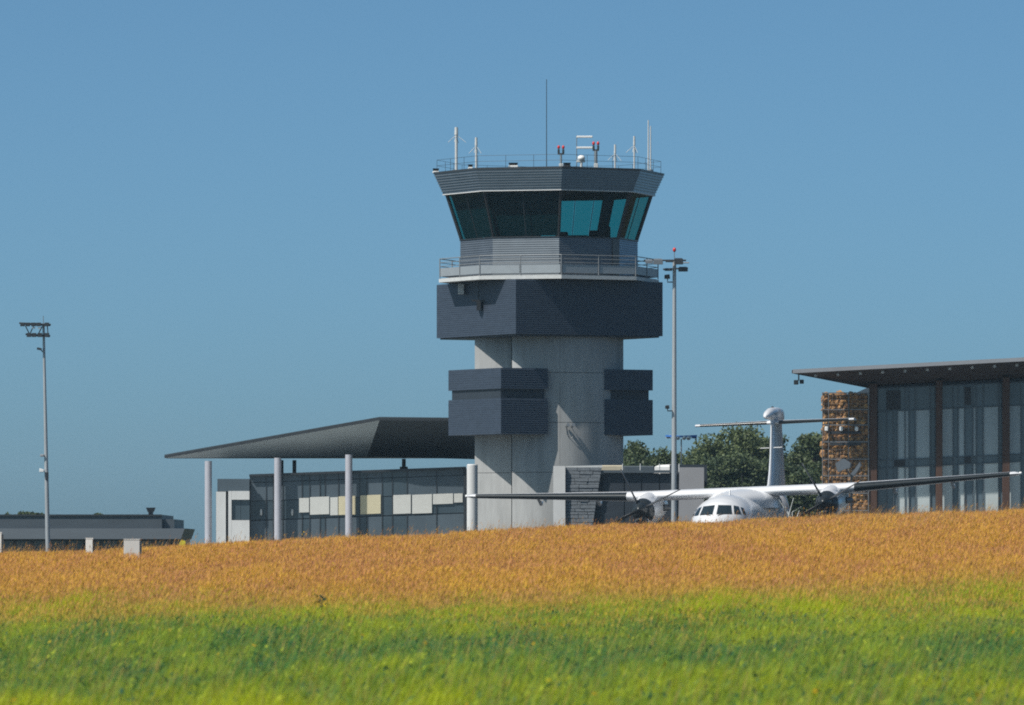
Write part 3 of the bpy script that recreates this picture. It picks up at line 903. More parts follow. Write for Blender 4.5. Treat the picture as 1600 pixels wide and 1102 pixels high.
for px in (973, 1000.5, 1030.5, 1061):
    q = W(px, 738, AD + .1); MB().tube([(q.x, q.y, q.z), (q.x, q.y, Z(724.5, AD))], .03, 6).build('roof_post', M['dirty_white'], ax)
MB().loft([[W(1058.5, 890, AD - .4), W(1100, 890, AD - .4), W(1100, 890, AD + 1.5), W(1058.5, 890, AD + 1.5)],
           [W(1061.5, 730.5, AD - .4), W(1100, 730.5, AD - .4), W(1100, 730.5, AD + 1.5), W(1061.5, 730.5, AD + 1.5)]]).build('grey_slab', M['grey_panel'], ax)
MB().box(X(1046, AD + 6), X(1104, AD + 6), AD + 5, AD + 8, Z(760, AD + 6), Z(726.5, AD + 6)).build('rear_block', M['dark_panel'], ax)
# white vehicle roof above the annex
d = AD + 6.5
vb = (X(1036, d), d, Z(741, d))
vh = MB()
vh.loft([[(X(1021, d), d - .8, vb[2]), (X(1054, d), d - .8, vb[2]), (X(1054, d), d + .8, vb[2]), (X(1021, d), d + .8, vb[2])],
         [(X(1022, d), d - .75, Z(730, d)), (X(1054, d), d - .75, Z(730, d)), (X(1054, d), d + .75, Z(730, d)), (X(1022, d), d + .75, Z(730, d))],
         [(X(1029, d), d - .6, Z(727, d)), (X(1048, d), d - .6, Z(726, d)), (X(1048, d), d + .6, Z(726, d)), (X(1029, d), d + .6, Z(727, d))]])
one(vh, 'roof_vent_unit', M['white_paint'], vb, 'white rounded ventilation unit on the annex roof left of the mast', 'vent unit')

# ------------------------------------------------------------------ floodlight masts
def mast(px_b, px_t, y_top, d, label, r0, r1):
    b = (X(px_b, d), d, G)
    t = thing('floodlight_mast', b, label, 'light mast', 'floodlight masts on the apron')
    MB().tube([b, (X((px_b + px_t) / 2, d), d, (Z(y_top, d) + G) / 2), (X(px_t, d), d, Z(y_top, d))], [r0, (r0 + r1) / 2, r1], 14).build('pole', M['mast'], t, smooth=True, autosmooth=40)
    return t

def bar(t, px0, y0, px1, y1, d, r, name, mat):
    return MB().tube([W(px0, y0, d), W(px1, y1, d)], r, 6).build(name, M[mat], t)

def flood(t, pxc, yc, d, w, hgt, depth=.45, tilt=.2, mat='dark_metal'):
    c_ = W(pxc, yc, d); s = d / F
    m_ = MB()
    w2 = w * s / 2; h2 = hgt * s / 2
    m_.loft([[c_ + Vector((-w2, -depth, -h2 - tilt)), c_ + Vector((w2, -depth, -h2 - tilt)), c_ + Vector((w2, -depth, h2 - tilt)), c_ + Vector((-w2, -depth, h2 - tilt))],
             [c_ + Vector((-w2 * .8, 0, -h2 * .7)), c_ + Vector((w2 * .8, 0, -h2 * .7)), c_ + Vector((w2 * .8, 0, h2 * .7)), c_ + Vector((-w2 * .8, 0, h2 * .7))]])
    return m_.build('floodlight', M[mat], t, bevel=.015)

d = 348.0
t1 = mast(75.5, 68, 506, d, 'slender floodlight mast with two dark lamp frames at the far left', 0.13, 0.06)
for y_, a_, b_ in ((507, 30, 79.5), (524.5, 40, 78.5)):
    bar(t1, a_, y_ - 2, b_, y_ + .5, d - .1, .05, 'lamp_frame', 'dark_metal')
    bar(t1, a_ + 3, y_ - 1, b_ - 1, y_ + 1.5, d + .5, .05, 'lamp_frame', 'dark_metal')
for px in (36, 44, 53, 61, 74): flood(t1, px, 507.5, d - .1, 7.5, 6, .35, .0)
for px in (46, 54, 63, 74): flood(t1, px, 524, d - .1, 7.5, 6.5, .35, .0)
for a_, b_ in ((40, 46), (52, 47), (66, 60), (74, 75)):
    bar(t1, a_, 510, b_, 522, d, .03, 'frame_strut', 'dark_metal')
for px, y_ in ((53, 512.5), (62, 513)):
    flood(t1, px, y_, d - .2, 5, 2.4, .2, 0, 'white_paint')
MB().tube([W(68, 506, d), W(67.5, 494, d)], .02, 5).build('lightning_rod', M['steel'], t1)
MB().tube([W(69, 552, d), W(63, 546, d)], [.03, .03], 6).build('camera_arm', M['dark_metal'], t1)
MB().slab([W(58, 546.5, d), W(65, 548, d), W(65.5, 544.5, d), W(58.5, 543, d)], (0, -.25, 0)).build('camera', M['dark_metal'], t1)
MB().slab([W(63, 714, d), W(69, 714, d), W(69, 710, d), W(63, 710, d)], (0, -.2, 0)).build('speaker_horn', M['fascia'], t1, bevel=.02)
MB().slab([W(62, 738, d), W(69, 738, d), W(69, 734, d), W(62, 732, d)], (0, -.2, 0)).build('sensor', M['white_paint'], t1, bevel=.02)
MB().slab([W(71, 750, d), W(76, 750, d), W(76, 738, d), W(71, 738, d)], (0, -.25, 0)).build('switch_box', M['dark_metal'], t1, bevel=.02)

d = 322.0
t2 = mast(1053, 1053.8, 408, d, 'grey floodlight mast with lamp arms standing before the right side of the tower', 0.145, 0.085)
bar(t2, 1006, 407, 1072, 407, d, .045, 'lamp_arm', 'dark_metal')
bar(t2, 1036, 421, 1075, 419, d + .3, .045, 'lamp_arm', 'dark_metal')
flood(t2, 1014, 407, d - .1, 12, 5, .5, .1, 'dish')
flood(t2, 1028, 407, d - .1, 15, 8, .5, .1, 'dish')
flood(t2, 1046, 407, d - .2, 13, 4, .4, .05)
flood(t2, 1060, 406.5, d - .1, 14, 9, .5, .1)
flood(t2, 1044, 420.5, d, 12, 4, .4, .05)
flood(t2, 1067, 419, d, 15, 6, .4, .1)
flood(t2, 1064, 411, d + .4, 26, 2.0, .2, .0, 'fascia')
MB().tube([W(1053.8, 408, d), W(1053.8, 394, d)], .018, 5).build('lamp_rod', M['steel'], t2)
m_ = MB(); m_.sphere(W(1053.8, 390.5, d), .08, 10, 8, 1.4); m_.build('red_lens', M['red_lamp'], t2, smooth=True)
for yy, sz in ((434, 1.0), (637, .75)):
    MB().tube([W(1052, yy + 7 * sz, d), W(1043, yy + 7 * sz, d), W(1043, yy + 2, d)], .03, 6).build('camera_arm', M['dark_metal'], t2)
    MB().slab([W(1043 - 5 * sz, yy + 2, d), W(1043 + 4 * sz, yy + 2, d), W(1043 + 3 * sz, yy - 5 * sz, d), W(1043 - 5 * sz, yy - 4 * sz, d)], (0, -.3, 0)).build('camera', M['black'], t2, bevel=.02)

# ------------------------------------------------------------------ terminal on the right
FD = 332.0                 # facade
FRONT = FD - 2.7           # front edge of the roof
kz = 0.046                 # everything rises to the right
tb = thing('terminal_building', (X(1480, FD), FD, G), 'glazed terminal with brown posts under a broad flat roof at the right edge', 'building')
XE = 1690
def slope(px, y0, ref=1357): return y0 - (px - ref) * kz
# roof slab: fascia + soffit sloping down to the facade
f0 = W(1239, 577.5, FRONT); f1 = W(XE, 577.5 - (XE - 1239) * 0.0525, FRONT)
f0b = W(1239, 583.5, FRONT); f1b = W(XE, 583.5 - (XE - 1239) * 0.0525, FRONT)
w0 = W(1357, 606, FD); w1 = W(XE, 606 - (XE - 1357) * .0525, FD)
bk0 = W(1357, 600, FD + 14); bk1 = W(XE, 600 - (XE - 1357) * .0525, FD + 14)
mb = MB(); mb.slab([f0b, f1b, f1, f0], (0, .12, 0)); mb.build('fascia', M['fascia'], tb)
mb = MB(); mb.slab([f0b + Vector((.03, .1, .02)), f1b + Vector((0, .1, .02)), w1 + Vector((0, .7, -.02)), w0 + Vector((.1, .7, -.02))], (0, 0.02, .06)); mb.build('soffit', M['soffit_wood'], tb)
mb = MB(); mb.slab([f0b + Vector((0, .1, 0)), w0 + Vector((-.03, 0, -.01)), w0 + Vector((-.03, 0, .9)), f0 + Vector((0, .1, -.02))], (-.05, 0.03, 0)); mb.build('side_fascia', M['soffit_wood'], tb)
mb = MB(); mb.slab([f0 + Vector((0, .05, -.06)), f1 + Vector((0, .05, -.06)), bk1 + Vector((0, 0, .6)), bk0 + Vector((0, 0, .6)), w0 + Vector((-.05, 0, .75))], (0, 0, .05)); mb.build('roof', M['fascia'], tb)
for i in range(13):
    t_ = i * 35.0
    px = 1274 + t_
    yb = 583.5 - (px - 1239) * .0525 + 5.5
    q = W(px, yb + 1.5, FRONT + .62)
    MB().tube([(q.x, q.y, q.z - .02), (q.x, q.y, q.z + .14)], .075, 8).build('downlight', M['dirty_white'], tb)
# floodlight cluster under the corner
q = W(1248, 598, FRONT + .5)
fl_ = MB(); fl_.tube([(q.x, q.y, q.z + .1), (q.x, q.y, q.z + .55)], .04, 6)
fl_.box(q.x - .24, q.x - .02, q.y - .25, q.y, q.z - .1, q.z + .12); fl_.box(q.x + .04, q.x + .24, q.y - .25, q.y, q.z - .06, q.z + .14)
fl_.build('corner_floodlight', M['black'], tb, bevel=.02)
# facade core behind the glazing, to the ground
mb = MB()
xa, xb_ = X(1359, FD), X(XE, FD)
mb.add([(xa, FD + .3, G), (xb_, FD + .3, G), (xb_, FD + 13, G), (xa, FD + 13, G),
        (xa, FD + .3, Z(604, FD)), (xb_, FD + .3, Z(604 - (XE - 1359) * .0525, FD)), (xb_, FD + 13, Z(604 - (XE - 1359) * .0525, FD)), (xa, FD + 13, Z(604, FD))],
       [(0, 3, 2, 1), (4, 5, 6, 7), (0, 1, 5, 4), (1, 2, 6, 5), (2, 3, 7, 6), (3, 0, 4, 7)])
mb.build('core', M['dark_panel'], tb)
def fz(c0, c1, y0, y1, name, mat, dd=FD + .2, th=.05, k=kz, bevel=0.0):
    return fq(c0, c1, y0, y1, dd, th, name, M[mat], tb, k=k, ref=1357, bevel=bevel)
fcuts = [1372, 1386, 1396, 1402, 1414, 1420, 1430, 1453, 1462, 1489, 1497, 1507, 1520, 1525, 1536, 1560, 1567, 1595, 1602, 1625, 1640, 1665, XE]
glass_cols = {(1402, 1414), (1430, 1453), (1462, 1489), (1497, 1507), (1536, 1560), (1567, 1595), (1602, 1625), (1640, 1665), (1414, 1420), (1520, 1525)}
for c0, c1 in zip(fcuts[:-1], fcuts[1:]):
    bright = (c0, c1) in glass_cols
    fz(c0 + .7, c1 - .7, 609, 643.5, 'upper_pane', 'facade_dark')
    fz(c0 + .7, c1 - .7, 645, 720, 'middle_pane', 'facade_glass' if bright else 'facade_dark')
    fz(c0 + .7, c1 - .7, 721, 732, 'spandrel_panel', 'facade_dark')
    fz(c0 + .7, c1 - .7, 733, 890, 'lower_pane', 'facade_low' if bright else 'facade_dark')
for c0 in fcuts:
    fz(c0 - .7, c0 + .7, 607, 890, 'mullion', 'alu', FD + .18, .1)
for y_ in (608, 644.3, 720.5, 732.5):
    fz(1358, XE, y_ - .6, y_ + .6, 'transom', 'alu', FD + .17, .07)
for c0, c1, y0, y1 in ((1385, 1407, 612, 642), (1507, 1517, 612, 640), (1397, 1414, 721, 731), (1507, 1517, 721, 731)):
    fz(c0, c1, y0, y1, 'vent_flap', 'black', FD + .1, .03)
for c0, c1 in ((1358, 1370), (1462, 1472), (1566, 1577), (1670, 1681)):
    fz(c0, c1, 600, 890, 'wood_post', 'wood_post', FD - .15, .35, bevel=.015)

# gabion wall
GD = FRONT + 2.2
gw = thing('gabion_wall', (X(1321, GD), GD, G), 'tall gabion wall of orange stones in wire baskets beside the terminal', 'wall')
gs = GD / F
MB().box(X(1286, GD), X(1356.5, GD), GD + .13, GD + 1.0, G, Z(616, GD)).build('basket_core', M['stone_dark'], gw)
rows = [613.5, 639.5, 663.5, 690, 717, 743, 770, 797, 824, 851, 890]
colsx = [1285, 1294.5, 1326, 1357]
ico_v = []
phi = (1 + 5**.5) / 2
for a_ in (-1, 1):
    for b_ in (-phi, phi):
        ico_v += [(0, a_, b_), (a_, b_, 0), (b_, 0, a_)]
ico_v = np.array(ico_v) / math.sqrt(1 + phi * phi)
bmt = bmesh.new()
for p in ico_v: bmt.verts.new(p)
bmesh.ops.convex_hull(bmt, input=bmt.verts)
bmt.verts.index_update()
ico_f = [tuple(v.index for v in f.verts) for f in bmt.faces]; ico_v = np.array([v.co[:] for v in bmt.verts]); bmt.free()
def stones(x0, x1, z0, z1, y0, r):
    mb = MB(); z = z0 + r * .7; j = 0
    while z < z1 - r * .3:
        x = x0 + r * (.6 if j % 2 else 1.1)
        while x < x1 - r * .4:
            rr = r * rnd.uniform(.6, 1.4)
            sc = np.array([rnd.uniform(.85, 1.25), rnd.uniform(.8, 1.1), rnd.uniform(.8, 1.15)]) * rr
            an = rnd.uniform(0, 6.28); ca, sa = math.cos(an), math.sin(an)
            tl = rnd.uniform(-1.2, 1.2)
            pv = ico_v * (1 + np.array([[rnd.uniform(-.14, .14)] for _ in range(12)]))
            pv = np.stack([pv[:, 0] * ca - pv[:, 1] * sa, pv[:, 0] * sa + pv[:, 1] * ca, pv[:, 2]], -1) * sc
            pv = np.stack([pv[:, 0] * math.cos(tl) - pv[:, 2] * math.sin(tl), pv[:, 1], pv[:, 0] * math.sin(tl) + pv[:, 2] * math.cos(tl)], -1)
            cc = (x + rnd.uniform(-.04, .04), y0 + rnd.uniform(-.03, .1), z + rnd.uniform(-.05, .05))
            mb.add([(cc[0] + p[0], cc[1] + p[1], cc[2] + p[2]) for p in pv], ico_f)
            x += rr * 1.4
        z += r * 1.3; j += 1
    return mb
rnd.seed(21)
for i, (ra, rb) in enumerate(zip(rows[:-1], rows[1:])):
    for c0, c1 in zip(colsx[:-1], colsx[1:]):
        stones(X(c0, GD), X(c1, GD), Z(rb, GD), Z(ra, GD), GD + .13, .15 if i % 2 else .125).build('stone_fill', M['stone'], gw, kind='stuff')
for y_ in rows[:-1]:
    q0, q1 = W(1284.3, y_ + .9, GD), W(1357.5, y_ + .9, GD)
    MB().box(q0.x, q1.x, GD - .04, GD + .02, q0.z - .022, q0.z + .03).build('basket_wire', M['wire'], gw)
for i, c0 in enumerate(colsx):
    MB().box(X(c0, GD) - .016, X(c0, GD) + .016, GD - .07, GD - .042, G, Z(613.5, GD)).build('basket_wire', M['wire'], gw)
wm = MB()
for c0 in np.arange(1288, 1357, 6.2):
    wm.box(X(c0, GD) - .005, X(c0, GD) + .005, GD - .02, GD - .01, G, Z(613.5, GD))
for y_ in np.arange(618, 890, 6.5):
    wm.box(X(1285, GD), X(1357, GD), GD - .03, GD - .022, Z(y_, GD) - .005, Z(y_, GD) + .005)
wm.build('wire_mesh', M['wire'], gw, kind='stuff')
# lights on the gabion; dark bars added to imitate its shaded courses
for px in (1291, 1314, 1338):
    q = W(px, 670, GD)
    MB().box(q.x - .08, q.x + .08, GD - .3, GD - .05, q.z - .12, q.z + .1).build('wall_light', M['white_paint'], gw, bevel=.03)
for y_ in (676, 694):
    q0, q1 = W(1296, y_, GD), W(1345, y_, GD)
    MB().box(q0.x, q1.x, GD - .10, GD - .075, q0.z - .07, q0.z + .06).build('shade_bar', M['mullion'], gw)
# grey dish before the gabion
d = 321.0
gd_ = thing('grey_dish', (X(1326, d), d, G), 'pair of tilted grey plates on a stalk before the gabion wall', 'dish')
MB().tube([(X(1330, d), d, G), W(1330, 742, d)], .05, 8).build('stalk', M['dark_metal'], gd_)
MB().slab([W(1305, 724, d), W(1317, 717, d), W(1329, 724, d), W(1328, 731, d), W(1318, 734, d), W(1309, 738, d)], (.05, .05, 0)).build('plate', M['dish'], gd_)
MB().slab([W(1326, 743, d), W(1334, 735, d), W(1343, 722, d), W(1345, 727, d), W(1340, 736, d), W(1330, 748, d)], (.05, .05, 0)).build('plate', M['dish'], gd_)
MB().tube([W(1322, 733, d), W(1330, 744, d)], .04, 6).build('arm', M['dark_metal'], gd_)

# ------------------------------------------------------------------ turboprop aircraft
PDp = 300.0
PGZ = EYE - 0.95
plane = thing('airplane', (X(1167, PDp), PDp, PGZ), 'white high wing twin turboprop airliner parked nose on behind the grass', 'airplane',
              rot=(0, R(-2.25), R(-10.2)))
# fuselage stations: y, half width, half height, centre height
FS = np.array([(-9.75, .03, .03, 1.92), (-9.62, .22, .2, 1.93), (-9.35, .47, .43, 1.95), (-8.95, .76, .66, 1.98), (-8.5, 1.0, .86, 2.03), (-8.0, 1.17, 1.06, 2.09),
               (-7.4, 1.29, 1.18, 2.14), (-6.7, 1.36, 1.26, 2.17), (-5.8, 1.385, 1.3, 2.18), (-3, 1.385, 1.31, 2.18), (0, 1.385, 1.31, 2.18), (3.2, 1.385, 1.31, 2.18),
               (5.2, 1.3, 1.24, 2.32), (7.2, 1.06, 1.03, 2.62), (9.2, .72, .74, 3.0), (11, .4, .44, 3.36), (12.4, .12, .14, 3.55)])
def fus(y):
    return [np.interp(y, FS[:, 0], FS[:, k]) for k in (1, 2, 3)]
ys_ = np.concatenate([np.linspace(-9.75, -5.8, 26), np.linspace(-5, 3, 6), np.linspace(3.6, 12.4, 16)])
mb = MB(); rings = []
for y_ in ys_:
    a_, b_, c_ = fus(y_)
    rings.append([(a_ * math.cos(2 * math.pi * k / 36), y_, c_ + b_ * math.sin(2 * math.pi * k / 36)) for k in range(36)])
mb.loft(rings); mb.build('fuselage', M['aircraft_white'], plane, smooth=True, autosmooth=60)
def nose_y(x, z):
    lo, hi = -9.75, -5.0
    for _ in range(40):
        m__ = (lo + hi) / 2; a_, b_, c_ = fus(m__)
        if (x / a_)**2 + ((z - c_) / b_)**2 > 1: lo = m__
        else: hi = m__
    return hi
def nose_patch(quad, name, mat, off=0.02, n=6):
    mb = MB(); q = [np.array(p) for p in quad]; vs = []
    for i in range(n + 1):
        for j in range(n + 1):
            s, t = i / n, j / n
            p = (q[0] * (1 - s) + q[1] * s) * (1 - t) + (q[3] * (1 - s) + q[2] * s) * t
            vs.append((p[0], nose_y(p[0], p[1]) - off, p[1] + off * .4))
    fs = [(i * (n + 1) + j, (i + 1) * (n + 1) + j, (i + 1) * (n + 1) + j + 1, i * (n + 1) + j + 1) for i in range(n) for j in range(n)]
    mb.add(vs, fs); return mb.build(name, mat, plane, smooth=True)
for s in (-1, 1):
    nose_patch([(s * .085, 2.62), (s * .70, 2.61), (s * .60, 2.99), (s * .075, 3.02)], 'windscreen', M['cockpit'])
    nose_patch([(s * .78, 2.61), (s * 1.03, 2.59), (s * .87, 2.93), (s * .69, 2.98)], 'windscreen', M['cockpit'])
    nose_patch([(s * 1.08, 2.59), (s * 1.18, 2.55), (s * 1.04, 2.85), (s * .93, 2.91)], 'side_window', M['cockpit'])
# windscreen wipers
for s in (-1, 1):
    y0 = nose_y(s * .3, 2.44)
    MB().tube([(s * .15, nose_y(s * .15, 2.57) - .04, 2.57), (s * .5, nose_y(s * .5, 2.65) - .05, 2.65)], .012, 4).build('wiper', M['black'], plane)
# main gear fairings
for s in (-1, 1):
    mb = MB(); rings = []
    for k in range(15):
        t_ = k / 14; y_ = -2.6 + 6.4 * t_; q = math.sin(math.pi * min(1, max(0, t_)))**.55
        rings.append([(s * 1.15 + .72 * q * math.cos(2 * math.pi * j / 20), y_, 1.7 + (.02 + .8 * q) * math.sin(2 * math.pi * j / 20)) for j in range(20)])
    mb.loft(rings); mb.build('gear_fairing', M['aircraft_white'], plane, smooth=True, autosmooth=60)
    for yy in (0.3,):
        for dx in (1.55, 2.0):
            MB().tube([(s * (dx - .12), yy, .42), (s * (dx + .12), yy, .42)], .42, 18).build('wheel', M['tyre'], plane)
        MB().tube([(s * 1.5, yy, 1.4), (s * 1.78, yy, .45)], .09, 8).build('gear_leg', M['steel'], plane)
for dx in (-.2, .2):
    MB().tube([(dx - .08, -7.6, .25), (dx + .08, -7.6, .25)], .25, 14).build('wheel', M['tyre'], plane)
MB().tube([(0, -7.6, 1.5), (0, -7.6, .25)], .07, 8).build('nose_leg', M['steel'], plane)
# wing
def foil(chord, th, n=14):
    up = []; lo = []
    for i in range(n + 1):
        x_ = (1 - math.cos(math.pi * i / n)) / 2
        t_ = 5 * th * (.2969 * math.sqrt(x_) - .126 * x_ - .3516 * x_**2 + .2843 * x_**3 - .1036 * x_**4)
        cmb = .018 * (1 - (2 * x_ - 1)**2)
        up.append((x_ * chord, (cmb + t_) * chord)); lo.append((x_ * chord, (cmb - t_) * chord))
    return up, lo
def wing_sec(ax_):
    a_ = abs(ax_)
    if a_ <= 4.6: ch, th, y0, z0 = 2.57, .178, -1.25, 3.63
    else:
        t_ = (a_ - 4.6) / (12.28 - 4.6); ch = 2.57 + (1.41 - 2.57) * t_; th = .178 + (.13 - .178) * t_; y0 = -1.25 + .42 * t_; z0 = 3.63 + (a_ - 4.6) * math.tan(R(2.5))
    return ch, th, y0, z0
def wing_loop(ax_, f0=0.0, f1=1.0, grow=0.0):
    ch, th, y0, z0 = wing_sec(ax_)
    up, lo = foil(ch, th)
    pts = [p for p in reversed(up) if p[0] / ch <= f1] + [p for p in lo[1:] if p[0] / ch <= f1]
    inc = R(2.0)
    out = []
    for (c_, z_) in pts:
        if grow:
            z_ += grow * (1 if z_ > 0.018 * ch * .3 else -1); c_ -= grow if c_ < .2 * ch else 0
        out.append((ax_, y0 + c_ * math.cos(inc) + z_ * math.sin(inc), z0 + z_ * math.cos(inc) - c_ * math.sin(inc)))
    return out
for s in (-1, 1):
    xs_ = [0.0 if s < 0 else 0.0, 2.3, 4.6, 6, 8, 10, 11.6, 12.05, 12.28]
    loops = [wing_loop(s * q) for q in xs_]
    # tip rounding
    cz = sum(p[2] for p in loops[-1]) / len(loops[-1]); cy = sum(p[1] for p in loops[-1]) / len(loops[-1])
    loops[-1] = [(p[0], cy + (p[1] - cy) * .8, cz + (p[2] - cz) * .35) for p in loops[-1]]
    mb = MB(); mb.loft(loops); wg = mb.build('wing', M['aircraft_white'], plane, smooth=True, autosmooth=50)
    lp_ = [wing_loop(s * q, 0, .14, .008) for q in (5.05, 6.5, 8, 9.5, 11, 11.85)]
    n_ = len(lp_[0]); mb = MB(); mb.loft(lp_, cap=False, closed=False); mb.build('deicing_boot', M['boot'], wg, smooth=True)
    # flap track fairings
    for q in (6.6, 9.2):
        ch, th, y0, z0 = wing_sec(q)
        MB().tube([(s * q, y0 + ch * .55, z0 - .12), (s * q, y0 + ch * .95, z0 - .32), (s * q, y0 + ch * 1.15, z0 - .2)], [.05, .09, .03], 8).build('flap_fairing', M['aircraft_white'], wg, smooth=True)
    # winglight and static fittings
    mb = MB(); q = wing_loop(s * 12.2); mb.sphere((s * 12.3, sum(p[1] for p in q) / len(q) - .45, q[0][2] + .06), .07, 8, 6); mb.build('navigation_light', M['white_paint'], wg, smooth=True)
# wing centre fairing
mb = MB(); rings = []
for y_, hw, zt in ((-4.2, .5, 3.48), (-3.2, .95, 3.62), (-2.1, 1.3, 3.70), (-1.4, 1.5, 3.76), (-.6, 1.6, 3.82), (.8, 1.6, 3.82), (2.2, 1.4, 3.76), (3.6, .9, 3.6), (4.6, .4, 3.4)):
    rings.append([(hw * math.cos(math.pi * k / 16), y_, 2.9 + (zt - 2.9) * math.sin(math.pi * k / 16)**.6) for k in range(17)])
mb.loft(rings); mb.build('wing_fairing', M['aircraft_white'], plane, smooth=True, autosmooth=60)
# engines
for s, blade0 in ((-1, 24), (1, 28)):
    ex, ez = s * 4.05, 3.0
    nac = [(-3.35, .33, .33, 0, 0), (-3.25, .44, .46, 0, -.03), (-2.9, .5, .56, 0, -.05), (-2.2, .55, .64, 0, -.02), (-1.2, .56, .66, 0, .05), (0, .54, .62, 0, .12), (1.2, .46, .5, 0, .2), (2.3, .3, .3, 0, .3), (3.0, .1, .1, 0, .38)]
    mb = MB(); rings = [[(ex + a_ * math.cos(2 * math.pi * k / 24), y_, ez + dz + b_ * math.sin(2 * math.pi * k / 24)) for k in range(24)] for y_, a_, b_, dx, dz in nac]
    mb.loft(rings); nc = mb.build('engine_nacelle', M['aircraft_white'], plane, smooth=True, autosmooth=50)
    # intake scoop below the spinner
    mb = MB(); mb.loft([[(ex + .30 * math.cos(2 * math.pi * k / 18), y_, ez - .47 + q * math.sin(2 * math.pi * k / 18)) for k in range(18)] for y_, q in ((-3.42, .15), (-3.1, .2), (-2.2, .17))])
    mb.build('intake_lip', M['aircraft_white'], nc, smooth=True, autosmooth=50)
    mb = MB(); mb.loft([[(ex + .25 * math.cos(2 * math.pi * k / 18), y_, ez - .49 + q * math.sin(2 * math.pi * k / 18)) for k in range(18)] for y_, q in ((-3.45, .11), (-3.3, .11))])
    mb.build('intake_mouth', M['intake'], nc)
    # dark front cowl and spinner
    mb = MB(); mb.loft([[(ex + a_ * math.cos(2 * math.pi * k / 24), y_, ez + dz + b_ * math.sin(2 * math.pi * k / 24)) for k in range(24)] for y_, a_, b_, dz in ((-3.42, .36, .37, .0), (-3.30, .44, .47, -.02), (-2.85, .515, .575, -.045))], cap=True)
    mb.build('front_cowl', M['intake'], nc, smooth=True, autosmooth=50)
    mb = MB(); mb.loft([[(ex + a_ * math.cos(2 * math.pi * k / 20), y_, ez + .03 + a_ * math.sin(2 * math.pi * k / 20)) for k in range(20)] for y_, a_ in ((-4.2, .02), (-4.1, .13), (-3.85, .25), (-3.6, .31), (-3.4, .32))])
    sp = mb.build('spinner', M['intake'], plane, smooth=True, autosmooth=50)
    for k in range(4):
        an = R(blade0 + 90 * k)
        ur = Vector((math.cos(an), 0, math.sin(an)))
        wv = Vector((0, 1, 0)); tv = ur.cross(wv).normalized()
        rings = []
        for rr, cw, tw in ((.25, .13, 80), (.5, .17, 76), (.9, .24, 80), (1.4, .26, 84), (1.8, .22, 87), (1.96, .1, 88)):
            a_ = R(tw); ch = wv * math.sin(a_) + tv * math.cos(a_); th = wv * math.cos(a_) - tv * math.sin(a_)
            c_ = Vector((ex, -3.62, ez + .03)) + ur * rr
            rings.append([c_ + ch * (cw * math.cos(2 * math.pi * j / 8)) + th * ((.05 - .03 * rr / 2) * math.sin(2 * math.pi * j / 8)) for j in range(8)])
        mb = MB(); mb.loft(rings); bl = mb.build('propeller_blade', M['blade'], sp, smooth=True)
        if s < 0 and k == 2:
            c_ = Vector((ex, -3.62, ez + .03)) + ur * 1.9
            MB().tube([c_ - ur * .1, c_ + ur * .12], .06, 6).build('blade_tip', M['orange'], sp)
    # exhaust
    MB().tube([(ex + .45, -.6, ez + .1), (ex + .62, .3, ez + .12)], [.16, .14], 12).build('exhaust', M['intake'], nc)
    # pale wedge between nacelle and wing on top
    mb = MB(); mb.loft([[(ex + a_ * math.cos(math.pi * k / 10), y_, 3.3 + zt * math.sin(math.pi * k / 10)) for k in range(11)] for y_, a_, zt in ((-2.9, .2, .2), (-2.0, .44, .42), (-.8, .5, .52), (.6, .46, .5), (1.8, .2, .3))])
    mb.build('nacelle_top', M['aircraft_white'], nc, smooth=True, autosmooth=60)
# fin: chord along y, thickness along x
fin = [(2.9, 7.0, 13.6, .20), (3.4, 6.2, 13.6, .20), (3.7, 7.1, 13.55, .22), (4.1, 8.0, 13.5, .23), (4.7, 8.6, 13.4, .22), (5.4, 9.05, 13.3, .2), (6.2, 9.4, 13.2, .18), (6.95, 9.7, 13.1, .16), (7.15, 9.75, 13.1, .16)]
mb = MB(); rings = []
for z_, y0, y1, th in fin:
    ch = y1 - y0; ring_ = []
    for i in range(20):
        a_ = 2 * math.pi * i / 20
        xx = (1 - math.cos(a_)) / 2
        t_ = th * 2.9 * (math.sqrt(max(xx, 0)) * .9 - .9 * xx) * (1 if a_ < math.pi else -1)
        ring_.append((t_, y0 + xx * ch, z_))
    rings.append(ring_)
mb.loft(rings); mb.build('fin', M['aircraft_white'], plane, smooth=True, autosmooth=50)
# tail top fairing
mb = MB(); rings = []
for y_, a_, b_, zc in ((7.7, .03, .03, 7.12), (7.9, .12, .11, 7.15), (8.5, .2, .2, 7.22), (9.4, .25, .28, 7.28), (10.6, .25, .32, 7.3), (12.0, .2, .33, 7.3), (13.2, .12, .32, 7.28), (13.4, .04, .3, 7.28)):
    rings.append([(a_ * math.cos(2 * math.pi * k / 16), y_, zc + b_ * math.sin(2 * math.pi * k / 16)) for k in range(16)])
mb.loft(rings); mb.build('tail_fairing', M['aircraft_white'], plane, smooth=True, autosmooth=60)
m_ = MB(); m_.sphere((0, 10.2, 7.6), .06, 8, 6); m_.build('beacon', M['black'], plane)
